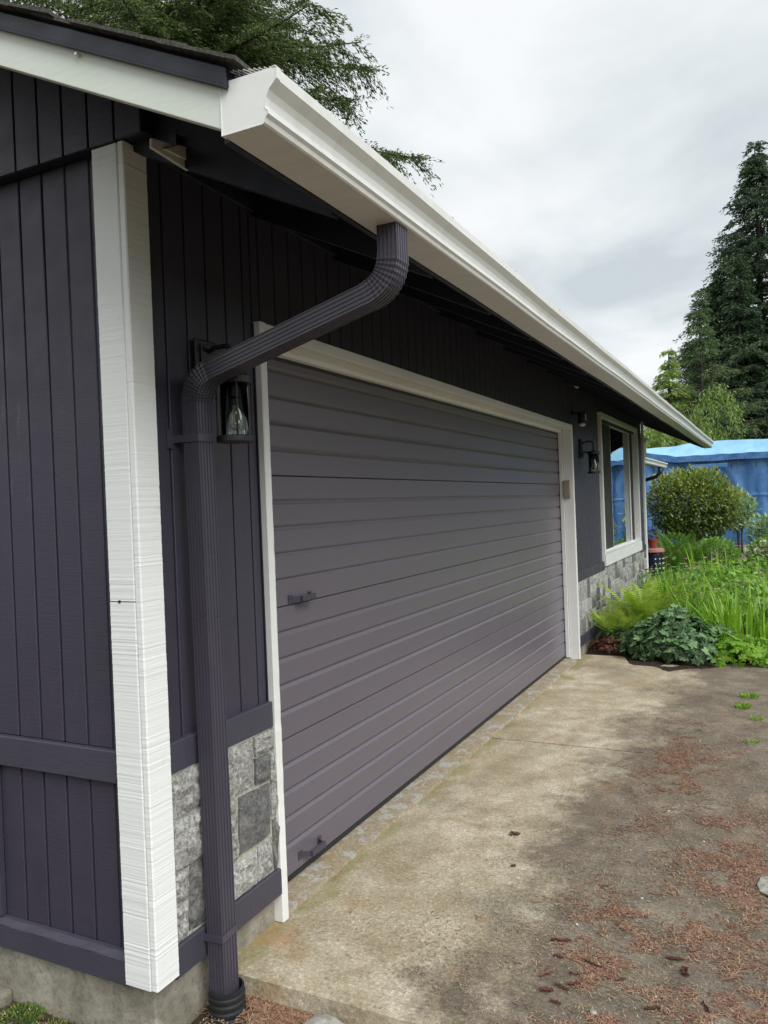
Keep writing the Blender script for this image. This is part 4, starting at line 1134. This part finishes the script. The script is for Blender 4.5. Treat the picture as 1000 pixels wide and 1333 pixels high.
def geranium(loc, rx, ry, h, nobj, nstuff, size, label, seed, mats=('leaf_geranium', 'leaf_geranium_stuff'), flowers=0, name='geranium_clump', group='geraniums in the garden bed', fmat='petal_pink'):
    rg = np.random.default_rng(seed); t = empty(name, loc, label, 'plant', group)
    mes = []
    for k in range(4):
        V, F = lobed(.5, 5 + k % 3, seed * 10 + k); me = bpy.data.meshes.new('leaf'); me.from_pydata(V, [], F); me.update(); me.materials.append(M[mats[0]]); mes.append(me)
    P = dome_leaf_points(nobj, rx, ry, h, rg, .86, seed)
    P += (vnoise(P, 9, seed)[:, None] - .5) * np.array([.05, .05, .10])
    for p in P:
        o = Vector((p[0] / rx ** 2, p[1] / ry ** 2, (p[2] + .02) / h ** 2)).normalized()
        o = (o + Vector((0, 0, .7)) + Vector(rg.normal(size=3) * .42)).normalized()
        q = o.to_track_quat('Z', 'Y').to_euler(); q.rotate_axis('Z', rg.uniform(0, 6.28))
        inst('leaf', mes[rg.integers(4)], t, p, q, size * rg.uniform(.5, 1.35))
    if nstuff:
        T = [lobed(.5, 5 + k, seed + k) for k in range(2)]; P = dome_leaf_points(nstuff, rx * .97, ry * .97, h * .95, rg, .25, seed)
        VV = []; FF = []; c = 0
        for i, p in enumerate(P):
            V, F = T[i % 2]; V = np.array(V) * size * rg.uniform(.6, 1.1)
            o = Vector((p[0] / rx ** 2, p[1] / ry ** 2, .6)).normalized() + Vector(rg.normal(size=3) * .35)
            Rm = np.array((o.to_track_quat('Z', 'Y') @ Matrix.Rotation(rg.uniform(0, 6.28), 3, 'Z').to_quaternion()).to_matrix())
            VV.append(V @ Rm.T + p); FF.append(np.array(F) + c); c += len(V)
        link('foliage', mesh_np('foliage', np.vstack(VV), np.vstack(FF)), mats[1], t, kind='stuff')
    st = MB()
    for k in range(30):
        a = rg.uniform(0, 6.28); r_ = rg.uniform(.2, .8); st.tube([(0.1 * rx * math.cos(a), .1 * ry * math.sin(a), 0), (r_ * rx * math.cos(a), r_ * ry * math.sin(a), h * .7)], [.004, .002], 4, False)
    st.build('stems', mats[1], t, kind='stuff')
    for k in range(flowers):
        a = rg.uniform(0, 6.28); u = rg.uniform(0, .95); x, y_ = rx * u * math.cos(a), ry * u * math.sin(a); z = h * math.sqrt(max(0, 1 - u ** 2.4)) + rg.uniform(.03, .16)
        m_ = MB(); c = Vector((x, y_, z))
        for s in range(2):
            cc = c + Vector(rg.normal(size=3) * .022)
            for pe in range(5):
                b_ = pe * 2 * math.pi / 5; r1 = .017
                m_.add([cc, cc + Vector((r1 * math.cos(b_ - .45), r1 * math.sin(b_ - .45), .008)), cc + Vector((r1 * 1.35 * math.cos(b_), r1 * 1.35 * math.sin(b_), .010)), cc + Vector((r1 * math.cos(b_ + .45), r1 * math.sin(b_ + .45), .008))], [(0, 1, 2, 3)])
        m_.build('flower', fmat, t, kind='stuff')
    return t
def blades(loc, n, L, spread, label, seed, w=.016, mat='leaf_lime', name='daylily_clump', group='strap leaved clumps', lean=(.02, .5), curl=(.2, 1.3), nstuff=0):
    rg = np.random.default_rng(seed); t = empty(name, loc, label, 'plant', group); mes = []
    for k in range(7):
        me = blade_mesh(L * rg.uniform(.8, 1.15), w * rg.uniform(.8, 1.2), rg.uniform(*curl), seed + k, lean=rg.uniform(*lean)); me.materials.append(M[mat]); mes.append(me)
    for k in range(n):
        a = rg.uniform(0, 6.28); r_ = spread * math.sqrt(rg.uniform())
        inst('leaf', mes[rg.integers(7)], t, (r_ * math.cos(a), r_ * math.sin(a), -.01), (rg.normal() * .12, rg.normal() * .12, a + rg.normal() * .9), rg.uniform(.65, 1.15))
    return t
def fern(loc, n, L, w, label, seed, mat='leaf_fern', arch=.9, lean=(.3, 1.0)):
    rg = np.random.default_rng(seed); t = empty('fern', loc, label, 'fern', 'ferns in the garden bed'); mes = []
    for k in range(5):
        me = frond_mesh(L * rg.uniform(.8, 1.15), w * rg.uniform(.85, 1.15), arch * rg.uniform(.7, 1.3), seed + k, lean=rg.uniform(*lean)); me.materials.append(M[mat]); mes.append(me)
    for k in range(n):
        a = 6.28 * k / n + rg.normal() * .3
        inst('frond', mes[rg.integers(5)], t, (.03 * math.cos(a), .03 * math.sin(a), 0), (rg.normal() * .1, rg.normal() * .1, a), rg.uniform(.7, 1.15))
    return t
def shrub(loc, rx, rz, zc, n, ll, lw, mat, label, seed, name='shrub', cat='shrub', group=None, stems=7, topmat=None, ntop=0, hollow=.55, flat=.25, stemr=.018, lumps=.22, tipup=.3, tier=0):
    rg = np.random.default_rng(seed); t = empty(name, loc, label, cat, group)
    D = rg.normal(size=(n, 3)); D /= np.linalg.norm(D, axis=1, keepdims=True)
    k = rg.uniform(hollow, 1, n) ** .6; lump = 1 + lumps * (vnoise(D, 2.6, seed) - .5) + .12 * (vnoise(D, 6, seed + 1) - .5)
    P = D * (k * lump)[:, None] * np.array([rx, rx, rz]); P[:, 2] += zc
    if tier:
        gq = P * np.array([1, 1, 2.6]); keep = vnoise(gq, 6.5, seed + 2) + .35 * vnoise(gq, 15, seed + 3) > .46 + .22 * tier * rg.uniform(0, 1, n) ; P = P[keep]; D = D[keep]; n = len(P)
    dd = D * .8 + rg.normal(size=D.shape) * .5; dd[:, 2] += tipup
    V, F = leaves(P, dd, ll * rg.uniform(.6, 1.3, n), lw * rg.uniform(.7, 1.3, n), rg, flat=flat, fold=.05)
    link('foliage', mesh_np('foliage', V, F), mat, t, kind='stuff')
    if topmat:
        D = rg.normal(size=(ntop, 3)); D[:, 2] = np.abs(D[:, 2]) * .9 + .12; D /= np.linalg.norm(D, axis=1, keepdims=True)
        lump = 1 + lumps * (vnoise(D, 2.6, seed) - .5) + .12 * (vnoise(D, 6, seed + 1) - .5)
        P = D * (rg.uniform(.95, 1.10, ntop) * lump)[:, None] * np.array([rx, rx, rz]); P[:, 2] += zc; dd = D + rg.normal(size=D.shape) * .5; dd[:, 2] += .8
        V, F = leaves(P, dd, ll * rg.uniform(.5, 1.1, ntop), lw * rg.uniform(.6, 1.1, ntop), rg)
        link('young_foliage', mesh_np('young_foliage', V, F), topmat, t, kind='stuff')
    for s in range(stems):
        a = 6.28 * s / stems + rg.normal() * .3; r_ = rx * rg.uniform(.3, .7)
        MB().tube([(.05 * math.cos(a), .05 * math.sin(a), -.05), (.3 * r_ * math.cos(a), .3 * r_ * math.sin(a), zc * .5), (r_ * math.cos(a), r_ * math.sin(a), zc + rz * .2), (1.1 * r_ * math.cos(a + .2), 1.1 * r_ * math.sin(a + .2), zc + rz * .6)], [stemr, stemr * .8, stemr * .5, stemr * .2], 6).build('stem', 'bark', t)
    return t
# front of the bed
geranium((.86, 6.10, GH - .05), .54, .52, .36, 290, 1100, .098, 'blue green geranium mound spilling onto the driveway at the front of the bed', 31)
geranium((.40, 6.45, GH - .04), .32, .42, .30, 90, 380, .090, 'dark green geranium clump between the fern and the stone skirting', 32)
fern((.50, 6.62, GH + .08), 28, .72, .13, 'yellow green fern leaning over the front mound beside the stone wall', 33, arch=.75, lean=(.25, .9))
fern((.30, 6.30, GH + .02), 14, .56, .10, 'sparse thin fern against the stone skirting at the left end of the bed', 34, arch=.6, lean=(.1, .8))
blades((1.36, 6.45, GH - .03), 150, .60, .36, 'lime green strap leaved clump at the right front of the bed', 35, w=.022, lean=(.0, .6), curl=(.5, 1.6))
blades((1.05, 7.25, GH), 70, .60, .30, 'lime strap leaves rising among pink flowers in the middle of the bed', 36, w=.020)
blades((.60, 7.9, GH), 50, .66, .12, 'upright lime blades behind the yellow green fern', 37, w=.026, lean=(.0, .22), curl=(.05, .5))
geranium((1.42, 5.92, GH - .07), .34, .25, .26, 90, 260, .10, 'broad lime leaves at the right hand front corner of the bed', 38, mats=('leaf_lime', 'leaf_lime_stuff'), name='leafy_clump', group='leafy clumps')
geranium((1.95, 7.0, GH - .03), .50, .7, .46, 160, 500, .085, 'grey green clump at the right edge of the picture', 39, flowers=4)
geranium((1.20, 8.0, GH), .80, .85, .58, 230, 1100, .070, 'wide pale green clump dotted with pink flowers right of the middle', 40, mats=('leaf_lime', 'leaf_mid'), flowers=14)
geranium((.55, 8.9, GH), .55, .8, .52, 150, 900, .070, 'pink flowered clump left of the middle of the bed', 41, mats=('leaf_geranium', 'leaf_mid'), flowers=9)
geranium((1.45, 10.4, GH), .85, 1.1, .52, 170, 1200, .070, 'pink flowered clump at the back right of the bed', 42, mats=('leaf_lime', 'leaf_mid'), flowers=14)
geranium((.70, 11.2, GH), .60, .9, .42, 60, 900, .070, 'low mixed greenery under the round bush', 56, mats=('leaf_lime', 'leaf_mid'), name='leafy_clump', group='leafy clumps')
blades((.30, 8.9, GH), 40, .50, .2, 'short strap leaves beside the end of the stone skirting', 43, w=.016)
blades((.95, 10.6, GH), 60, .58, .45, 'row of upright yellow green blades in front of the round bush', 44, w=.030, lean=(0, .2), curl=(.05, .4))
blades((1.55, 8.9, GH), 80, .66, .34, 'loose lime blades among the pink flowers at the right', 45, w=.020)
fern((.28, 12.6, GH), 20, .95, .19, 'large upright fern below the round bush', 46, 'leaf_fern_deep', .6, (.1, .7))
shrub((.72, 14.0, GH), .40, .28, .30, 2000, .08, .04, 'leaf_mid', 'small bright leafy shrub under the right side of the round bush', 47, stems=4, group='small shrubs')
shrub((-.05, 14.5, GH), .40, .34, .32, 1200, .10, .03, 'leaf_fern_deep', 'low shaggy green plant between the planter and the bush stems', 48, stems=3, group='small shrubs')
shrub((.10, 17.0, .04), 1.00, .82, 1.20, 22000, .085, .045, 'leaf_bush', 'clipped rounded bush with yellowish top standing on bare stems before the blue shelter', 50, name='round_bush', cat='bush', topmat='leaf_bush_top', ntop=900, hollow=.30, stems=12, stemr=.026, flat=.9, lumps=.30, tipup=-.1, tier=.8)
shrub((1.02, 17.8, .04), .34, .45, 1.05, 1100, .13, .06, 'leaf_pale', 'pale leaved shrub peeping out right of the round bush', 51, stems=5, group='pale shrubs', lumps=.5, hollow=.2)
shrub((1.70, 15.4, .06), .50, .34, .62, 1100, .13, .055, 'leaf_pale', 'airy pale green shrub at the right edge in front of the blue shelter', 52, stems=6, group='pale shrubs', lumps=.6, hollow=.15, flat=.8)
shrub((2.9, 15.6, .0), .9, .75, .8, 3500, .12, .05, 'leaf_mid', 'full green shrub on the lawn edge just outside the right of the picture', 57, stems=6, group='lawn shrubs')
shrub((3.9, 19.2, .0), .9, .6, .6, 3500, .12, .05, 'leaf_lime_stuff', 'bright green shrub before the shelter, outside the right of the picture', 58, stems=6, group='lawn shrubs')
t = shrub((1.62, 14.0, GH), .36, .28, .32, 1100, .08, .04, 'leaf_mid', 'shrub with white round flower heads at the right edge', 53, stems=4, name='flowering_shrub', cat='shrub')
rg = np.random.default_rng(54)
for k in range(11):
    a = rg.uniform(2.2, 5.6); u = rg.uniform(.6, 1.05); c = (.36 * u * math.cos(a), .36 * u * math.sin(a), .30 + rg.uniform(-.15, .28))
    P = rg.normal(size=(90, 3)); P /= np.linalg.norm(P, axis=1, keepdims=True)
    V, F = leaves(P * .040 + np.array(c), P + rg.normal(size=P.shape) * .6, np.full(90, .03), np.full(90, .028), rg); link('flower_head', mesh_np('flower_head', V, F), 'petal_white', t)
# reddish low plant at the wall foot
geranium((.20, 6.20, GH - .07), .20, .24, .13, 60, 160, .05, 'small red brown plant at the foot of the stone skirting', 55, mats=('leaf_red', 'leaf_red'), name='red_leaved_plant', group='low plants')

# planter with pots beside the porch
pl = empty('planter', (-.16, 12.3, .115), 'dark navy planter with white dots and a pinkish lid beyond the house corner', 'planter')
MB().lathe([(.15, 0), (.17, .02), (.17, .40), (.15, .43)], (0, 0, 0), 26).build('drum', 'navy_glaze', pl)
MB().lathe([(.185, .43), (.19, .44), (.19, .48), (.15, .50)], (0, 0, 0), 26).build('lid', 'pink_lid', pl)
for a in range(-70, 60, 26):
    for z in (.08, .16, .24, .32):
        MB().lathe([(.004, -.012), (.014, -.006), (.014, .006), (.004, .012)], (.168 * math.cos(R(a)), .168 * math.sin(R(a)), z), 8).build('dot', 'petal_white', pl)
pt = empty('flower_pot', (-.15, 12.25, .62), 'red flower pot standing on the navy planter', 'flower pot')
MB().lathe([(.055, 0), (.08, .12), (.088, .12), (.088, .15), (.078, .15), (.07, .11)], (0, 0, 0), 20).build('pot', 'terracotta', pt)
rg = np.random.default_rng(60); P = rg.normal(size=(70, 3)) * .05 + np.array([0, 0, .22]); V, F = leaves(P, rg.normal(size=P.shape) + [0, 0, 1.2], rg.uniform(.05, .09, 70), rg.uniform(.015, .03, 70), rg)
link('pot_plant', mesh_np('pot_plant', V, F), 'leaf_red', pt, kind='stuff')

# ------------------------------------------------------------------ litter on the ground
def strips(P, ang, L, w, rg, z):
    """thin bent needles lying on the ground: two joined quads each"""
    n = len(P); d = np.column_stack([np.cos(ang), np.sin(ang)]); s = np.column_stack([-d[:, 1], d[:, 0]]); bend_ = rg.normal(size=n) * .25
    d2 = np.column_stack([np.cos(ang + bend_), np.sin(ang + bend_)])
    a = P - d * L[:, None] * .5; b_ = P; c = P + d2 * L[:, None] * .5
    lift = rg.uniform(.0, 1, n) ** 2 * .006
    def v(p, sg, k, zz): return np.column_stack([p + s * (w * sg * k)[:, None], zz])
    z0 = z + rg.uniform(.001, .004, n)
    V = np.stack([v(a, 1, .3, z0), v(a, -1, .3, z0), v(b_, -1, 1, z0 + .0015), v(b_, 1, 1, z0 + .0015), v(c, -1, .3, z0 + lift), v(c, 1, .3, z0 + lift)], 1).reshape(-1, 3)
    i = np.arange(n)[:, None] * 6
    F = np.vstack([i + np.array([[0, 1, 2, 3]]), i + np.array([[3, 2, 4, 5]])]); return V, F
def litter(name, label, blobs, n, L, w, mat, seed, z=DZ, thr=.45, cat='litter'):
    rg = np.random.default_rng(seed); P = []
    for (cx, cy, sx, sy, wt) in blobs:
        k = int(n * wt * 1.9); q = np.column_stack([rg.normal(cx, sx, k), rg.normal(cy, sy, k)])
        ns = .6 * vnoise(q, 7, seed) + .4 * vnoise(q, 17, seed + 1); q = q[ns > thr + rg.normal(size=k) * .07]; P.append(q)
    P = np.concatenate(P); P = P[(P[:, 1] > .32) | (z < -.05)]
    if z > -.05: P = P[P[:, 0] > .1]
    m_ = len(P)
    V, F = strips(P, rg.uniform(0, 6.28, m_), L * rg.uniform(.5, 1.3, m_), w * rg.uniform(.6, 1.4, m_), rg, z)
    o = link(name, mesh_np(name, V, F), mat, kind='stuff'); tag(o, label, cat); return m_
blobs = [(1.13, .80, .12, .12, .9), (1.18, 1.10, .12, .14, 1.2), (1.10, .95, .08, .16, .7), (1.35, 1.15, .12, .14, .8), (1.50, 1.5, .10, .25, 1.0), (1.48, 1.95, .14, .22, 1.2),
         (1.30, 2.0, .20, .16, .6), (1.16, 2.62, .08, .10, .7), (1.18, 2.95, .10, .16, .9), (1.17, 3.55, .08, .16, .8), (1.5, 2.9, .25, .5, .6), (1.25, .55, .14, .08, .8), (1.55, .75, .12, .2, 1.1),
         (1.45, 4.0, .3, .7, .4), (1.6, .45, .1, .1, .8), (1.9, 1.6, .3, .8, .6)]
c1_ = litter('pine_needles', 'red brown pine needles drifted over the dark side of the driveway', blobs, 2100, .027, .0015, 'litter_needle', 90, thr=.51)
c2_ = litter('pine_needles', 'thin scatter of pale dry needles and specks across the driveway', [(1.2, 1.0, .35, .6, 1), (1.3, 2.5, .4, 1.1, 1.3), (.8, 1.3, .4, .9, .35), (1.3, 4.4, .4, 1.0, 1), (.7, .6, .3, .2, .3)], 2400, .014, .0013, 'litter_pale', 91, thr=.38)
c3_ = litter('pine_needles', 'brown needles piled on the low ground before the broken slab edge', [(.33, .26, .10, .06, 1.0), (.50, .20, .14, .09, 1.0), (.20, .30, .08, .05, .5), (.1, -.1, .3, .2, .4)], 1300, .026, .0014, 'litter_needle', 92, z=-.082, thr=.40)
c4_ = litter('leaf_litter', 'small pale bits of litter on the low ground by the foundation', [(.35, .2, .25, .12, 1), (-.2, -.25, .5, .2, 1)], 900, .012, .002, 'litter_pale', 93, z=-.083, thr=.3)
def curl(name, loc, L, w, mat, label, cat, seed, rot=None, group=None):
    rg = np.random.default_rng(seed); n, m2 = 9, 5; V = []; jag = rg.uniform(.45, 1.15, (n + 1, 2)); wan = np.cumsum(rg.normal(size=n + 1)) * w * .12
    for i in range(n + 1):
        t = i / n; ww = w * math.sin(math.pi * (.12 + .78 * t)) ** .35
        for j in range(m2):
            u = j / (m2 - 1) - .5; V.append(((t - .5) * L, u * ww * jag[i, int(u > 0)] + wan[i], .003 + ww * 1.1 * u * u * 1.6 + .12 * L * (t - .5) ** 2 + rg.normal() * .0006))
    F = [(i * m2 + j, i * m2 + j + 1, (i + 1) * m2 + j + 1, (i + 1) * m2 + j) for i in range(n) for j in range(m2 - 1)]
    me = bpy.data.meshes.new(name); me.from_pydata(V, [], F); me.update()
    o = link(name, me, mat); o.location = loc; o.rotation_euler = (0, 0, rot if rot is not None else rg.uniform(0, 6.28)); tag(o, label, cat, group)
    so = o.modifiers.new('thickness', 'SOLIDIFY'); so.thickness = .0012; return o
curl('dead_leaf', (.594, 1.669, DZ), .045, .030, 'brown_wood', 'dark curled dead leaf lying alone on the pale concrete', 'leaf', 1, .9)
curl('dead_leaf', (.68, 1.365, DZ), .022, .014, 'brown_wood', 'smaller dark leaf scrap nearer the camera than the curled one', 'leaf', 2, .2)
curl('bark_chip', (.996, .885, DZ), .07, .016, 'bark_chip', 'long narrow dark bark sliver at the edge of the wet stain', 'bark', 3, .15)
chips = [c_ for i_, c_ in enumerate([(1.00, .68, .07, .022), (1.04, .70, .06, .02), (1.06, .64, .075, .018), (1.02, .60, .055, .03), (1.03, .535, .06, .025), (1.055, .545, .05, .018), (1.09, .66, .06, .02), (1.13, .62, .10, .012), (1.08, .72, .05, .02),
         (1.33, .63, .07, .02), (1.36, .78, .06, .02), (1.40, .86, .07, .03), (1.36, .92, .08, .02), (1.2, .49, .07, .025), (1.3, .52, .06, .02), (1.12, .79, .10, .014), (1.30, .86, .11, .012), (1.42, 1.0, .06, .02), (1.47, .7, .08, .015), (1.52, .9, .05, .02), (1.01, .79, .05, .02), (1.22, .74, .05, .015)]) if i_ % 3 != 1]
BL = ['bark flake topmost of the cluster left of the needle drift', 'short bark flake second from the top of the left cluster', 'broad pale bark flake at the left rim of the cluster', 'lowest bark flake of the left cluster',
      'narrow bark flake lying crosswise in the left cluster', 'bark flake at the right rim of the left cluster', 'small bark flake touching the bottom of the needle drift', 'bark flake on bare ground near the bottom edge', 'long dark bark flake right of the needle drift',
      'crumpled twisted bark lump beside the long dark flake', 'bark flake nearest the bottom edge of the picture', 'bark flake nearest the bottom right corner', 'long thin bark sliver lying across the needle drift', 'bark flake half under needles at the right', 'bark scrap furthest right on the near driveway', 'bark scrap at the head of the drift', 'small lone bark scrap', 'last bark scrap']
for i, (x, y, l, w) in enumerate(chips): curl('bark_chip', (x, y, DZ), l * .7, w * .7, 'bark_chip', BL[i], 'bark', 10 + i, group='bark flakes on the driveway')
def pebble(loc, r, mat, label, seed, cat='pebble', group=None, name='pebble'):
    rg = np.random.default_rng(seed); n, m2 = 10, 7; rings = []
    for i in range(m2):
        f = math.pi * (i + .5) / m2; rings.append([(loc[0] * 0 + r * math.sin(f) * math.cos(a) * rg.uniform(.88, 1.1), r * math.sin(f) * math.sin(a) * rg.uniform(.8, 1.0), -r * .6 * math.cos(f) + r * .5) for a in [6.2832 * k_ / n for k_ in range(n)]])
    o = MB().loft(rings).build(name, mat, None, smooth=True); o.location = loc; tag(o, label, cat, group); return o
pebble((1.172, .548, DZ), .011, 'paver_grey', 'small grey pebble right of the pale lichen tuft', 1)
def bits(name, pts, r0, r1, mat, label, cat, seed):
    rg = np.random.default_rng(seed); m_ = MB()
    for (x, y, z) in pts:
        r_ = rg.uniform(r0, r1); a0 = rg.uniform(0, 6.28)
        ring = lambda k, zz: [(x + r_ * k * math.cos(a0 + a) * rg.uniform(.8, 1.1), y + r_ * k * .7 * math.sin(a0 + a), z + zz) for a in [6.2832 * q / 6 for q in range(6)]]
        m_.loft([ring(.8, -.002), ring(1, r_ * .35), ring(.6, r_ * .8)])
    o = m_.build(name, mat, None, kind='stuff'); return tag(o, label, cat)
bits('white_specks', [(x, y, DZ) for x, y in ((1.205, 1.295), (1.33, .70), (1.28, .95), (1.02, 1.02), (1.38, 1.9), (1.2, 2.2), (1.25, 3.4), (.9, .45), (1.5, .6), (1.1, 1.7))], .003, .005, 'petal_white', 'tiny white specks strewn over the driveway', 'specks', 5)
pebble((.44, .215, -.115), .085, 'paver_grey', 'grey weathered stone half buried before the slab edge', 40, 'stone', None, 'ground_stone')
rg = np.random.default_rng(70); P = rg.normal(size=(160, 3)) * [.016, .016, .006] + [1.14, .545, DZ + .008]
o = link('lichen_tuft', mesh_np('lichen_tuft', *leaves(P, rg.normal(size=P.shape) + [0, 0, .6], rg.uniform(.008, .018, 160), rg.uniform(.001, .003, 160), rg)), 'litter_pale'); tag(o, 'pale straw coloured lichen tuft on the near driveway', 'lichen')
def tuft(name, loc, r, n, ll, mat, label, seed, group, h=.4, cat='weed'):
    rg = np.random.default_rng(seed); a = rg.uniform(0, 6.28, n); u = np.sqrt(rg.uniform(size=n)) * r
    P = np.column_stack([u * np.cos(a), u * np.sin(a), rg.uniform(0, ll * h, n)]); D = np.column_stack([np.cos(a) * .6, np.sin(a) * .6, rg.uniform(.3, 1.2, n)]) + rg.normal(size=(n, 3)) * .3
    V, F = leaves(P, D, ll * rg.uniform(.5, 1.2, n), ll * .35 * rg.uniform(.6, 1.2, n), rg); o = link(name, mesh_np(name, V, F), mat); o.location = loc; tag(o, label, cat, group); return o
tuft('weed_tuft', (1.46, 4.30, DZ), .05, 120, .03, 'leaf_lime_stuff', 'bright green weed tuft growing in the far right of the driveway', 1, 'weeds on the driveway')
tuft('weed_tuft', (1.50, 4.62, DZ), .06, 120, .03, 'leaf_lime_stuff', 'bright green weed tuft furthest from the camera near the bed', 2, 'weeds on the driveway')
tuft('weed_tuft', (1.56, 4.0, DZ), .04, 60, .025, 'leaf_lime_stuff', 'small green weed at the right edge of the driveway', 3, 'weeds on the driveway')
tuft('weed_tuft', (1.54, 3.45, DZ), .035, 60, .022, 'leaf_lime_stuff', 'nearest and smallest green weed tuft on the driveway', 4, 'weeds on the driveway')
tuft('moss_clump', (-.52, -.07, -.10), .075, 520, .018, 'moss_green', 'bright green moss clump growing against the foundation under the gable wall', 5, 'moss by the foundation', .9, 'moss')
tuft('moss_clump', (-.36, -.06, -.105), .08, 420, .014, 'moss_green', 'flatter mossy patch right of the bright clump by the foundation', 6, 'moss by the foundation', .6, 'moss')
bits('gravel', [(random.uniform(-.75, .0), random.uniform(-.5, -.06), -.100) for _ in range(60)] + [(random.uniform(.1, .6), random.uniform(.0, .26), -.090) for _ in range(40)], .004, .013, 'paver_grey', 'loose gravel on the soil at the foot of the foundation', 'gravel', 6)
# pale worn paver at the right edge
o = pebble((1.70, 1.56, DZ - .010), .12, 'paver_grey', 'pale grey rough stone set flush in the driveway at the right edge', 90, 'stone', None, 'set_stone'); o.scale = (1, 1, .12); o.location.z = DZ - .003
import sys; print('tree leaves', tot, 'needles', c1_, c2_, c3_, c4_)
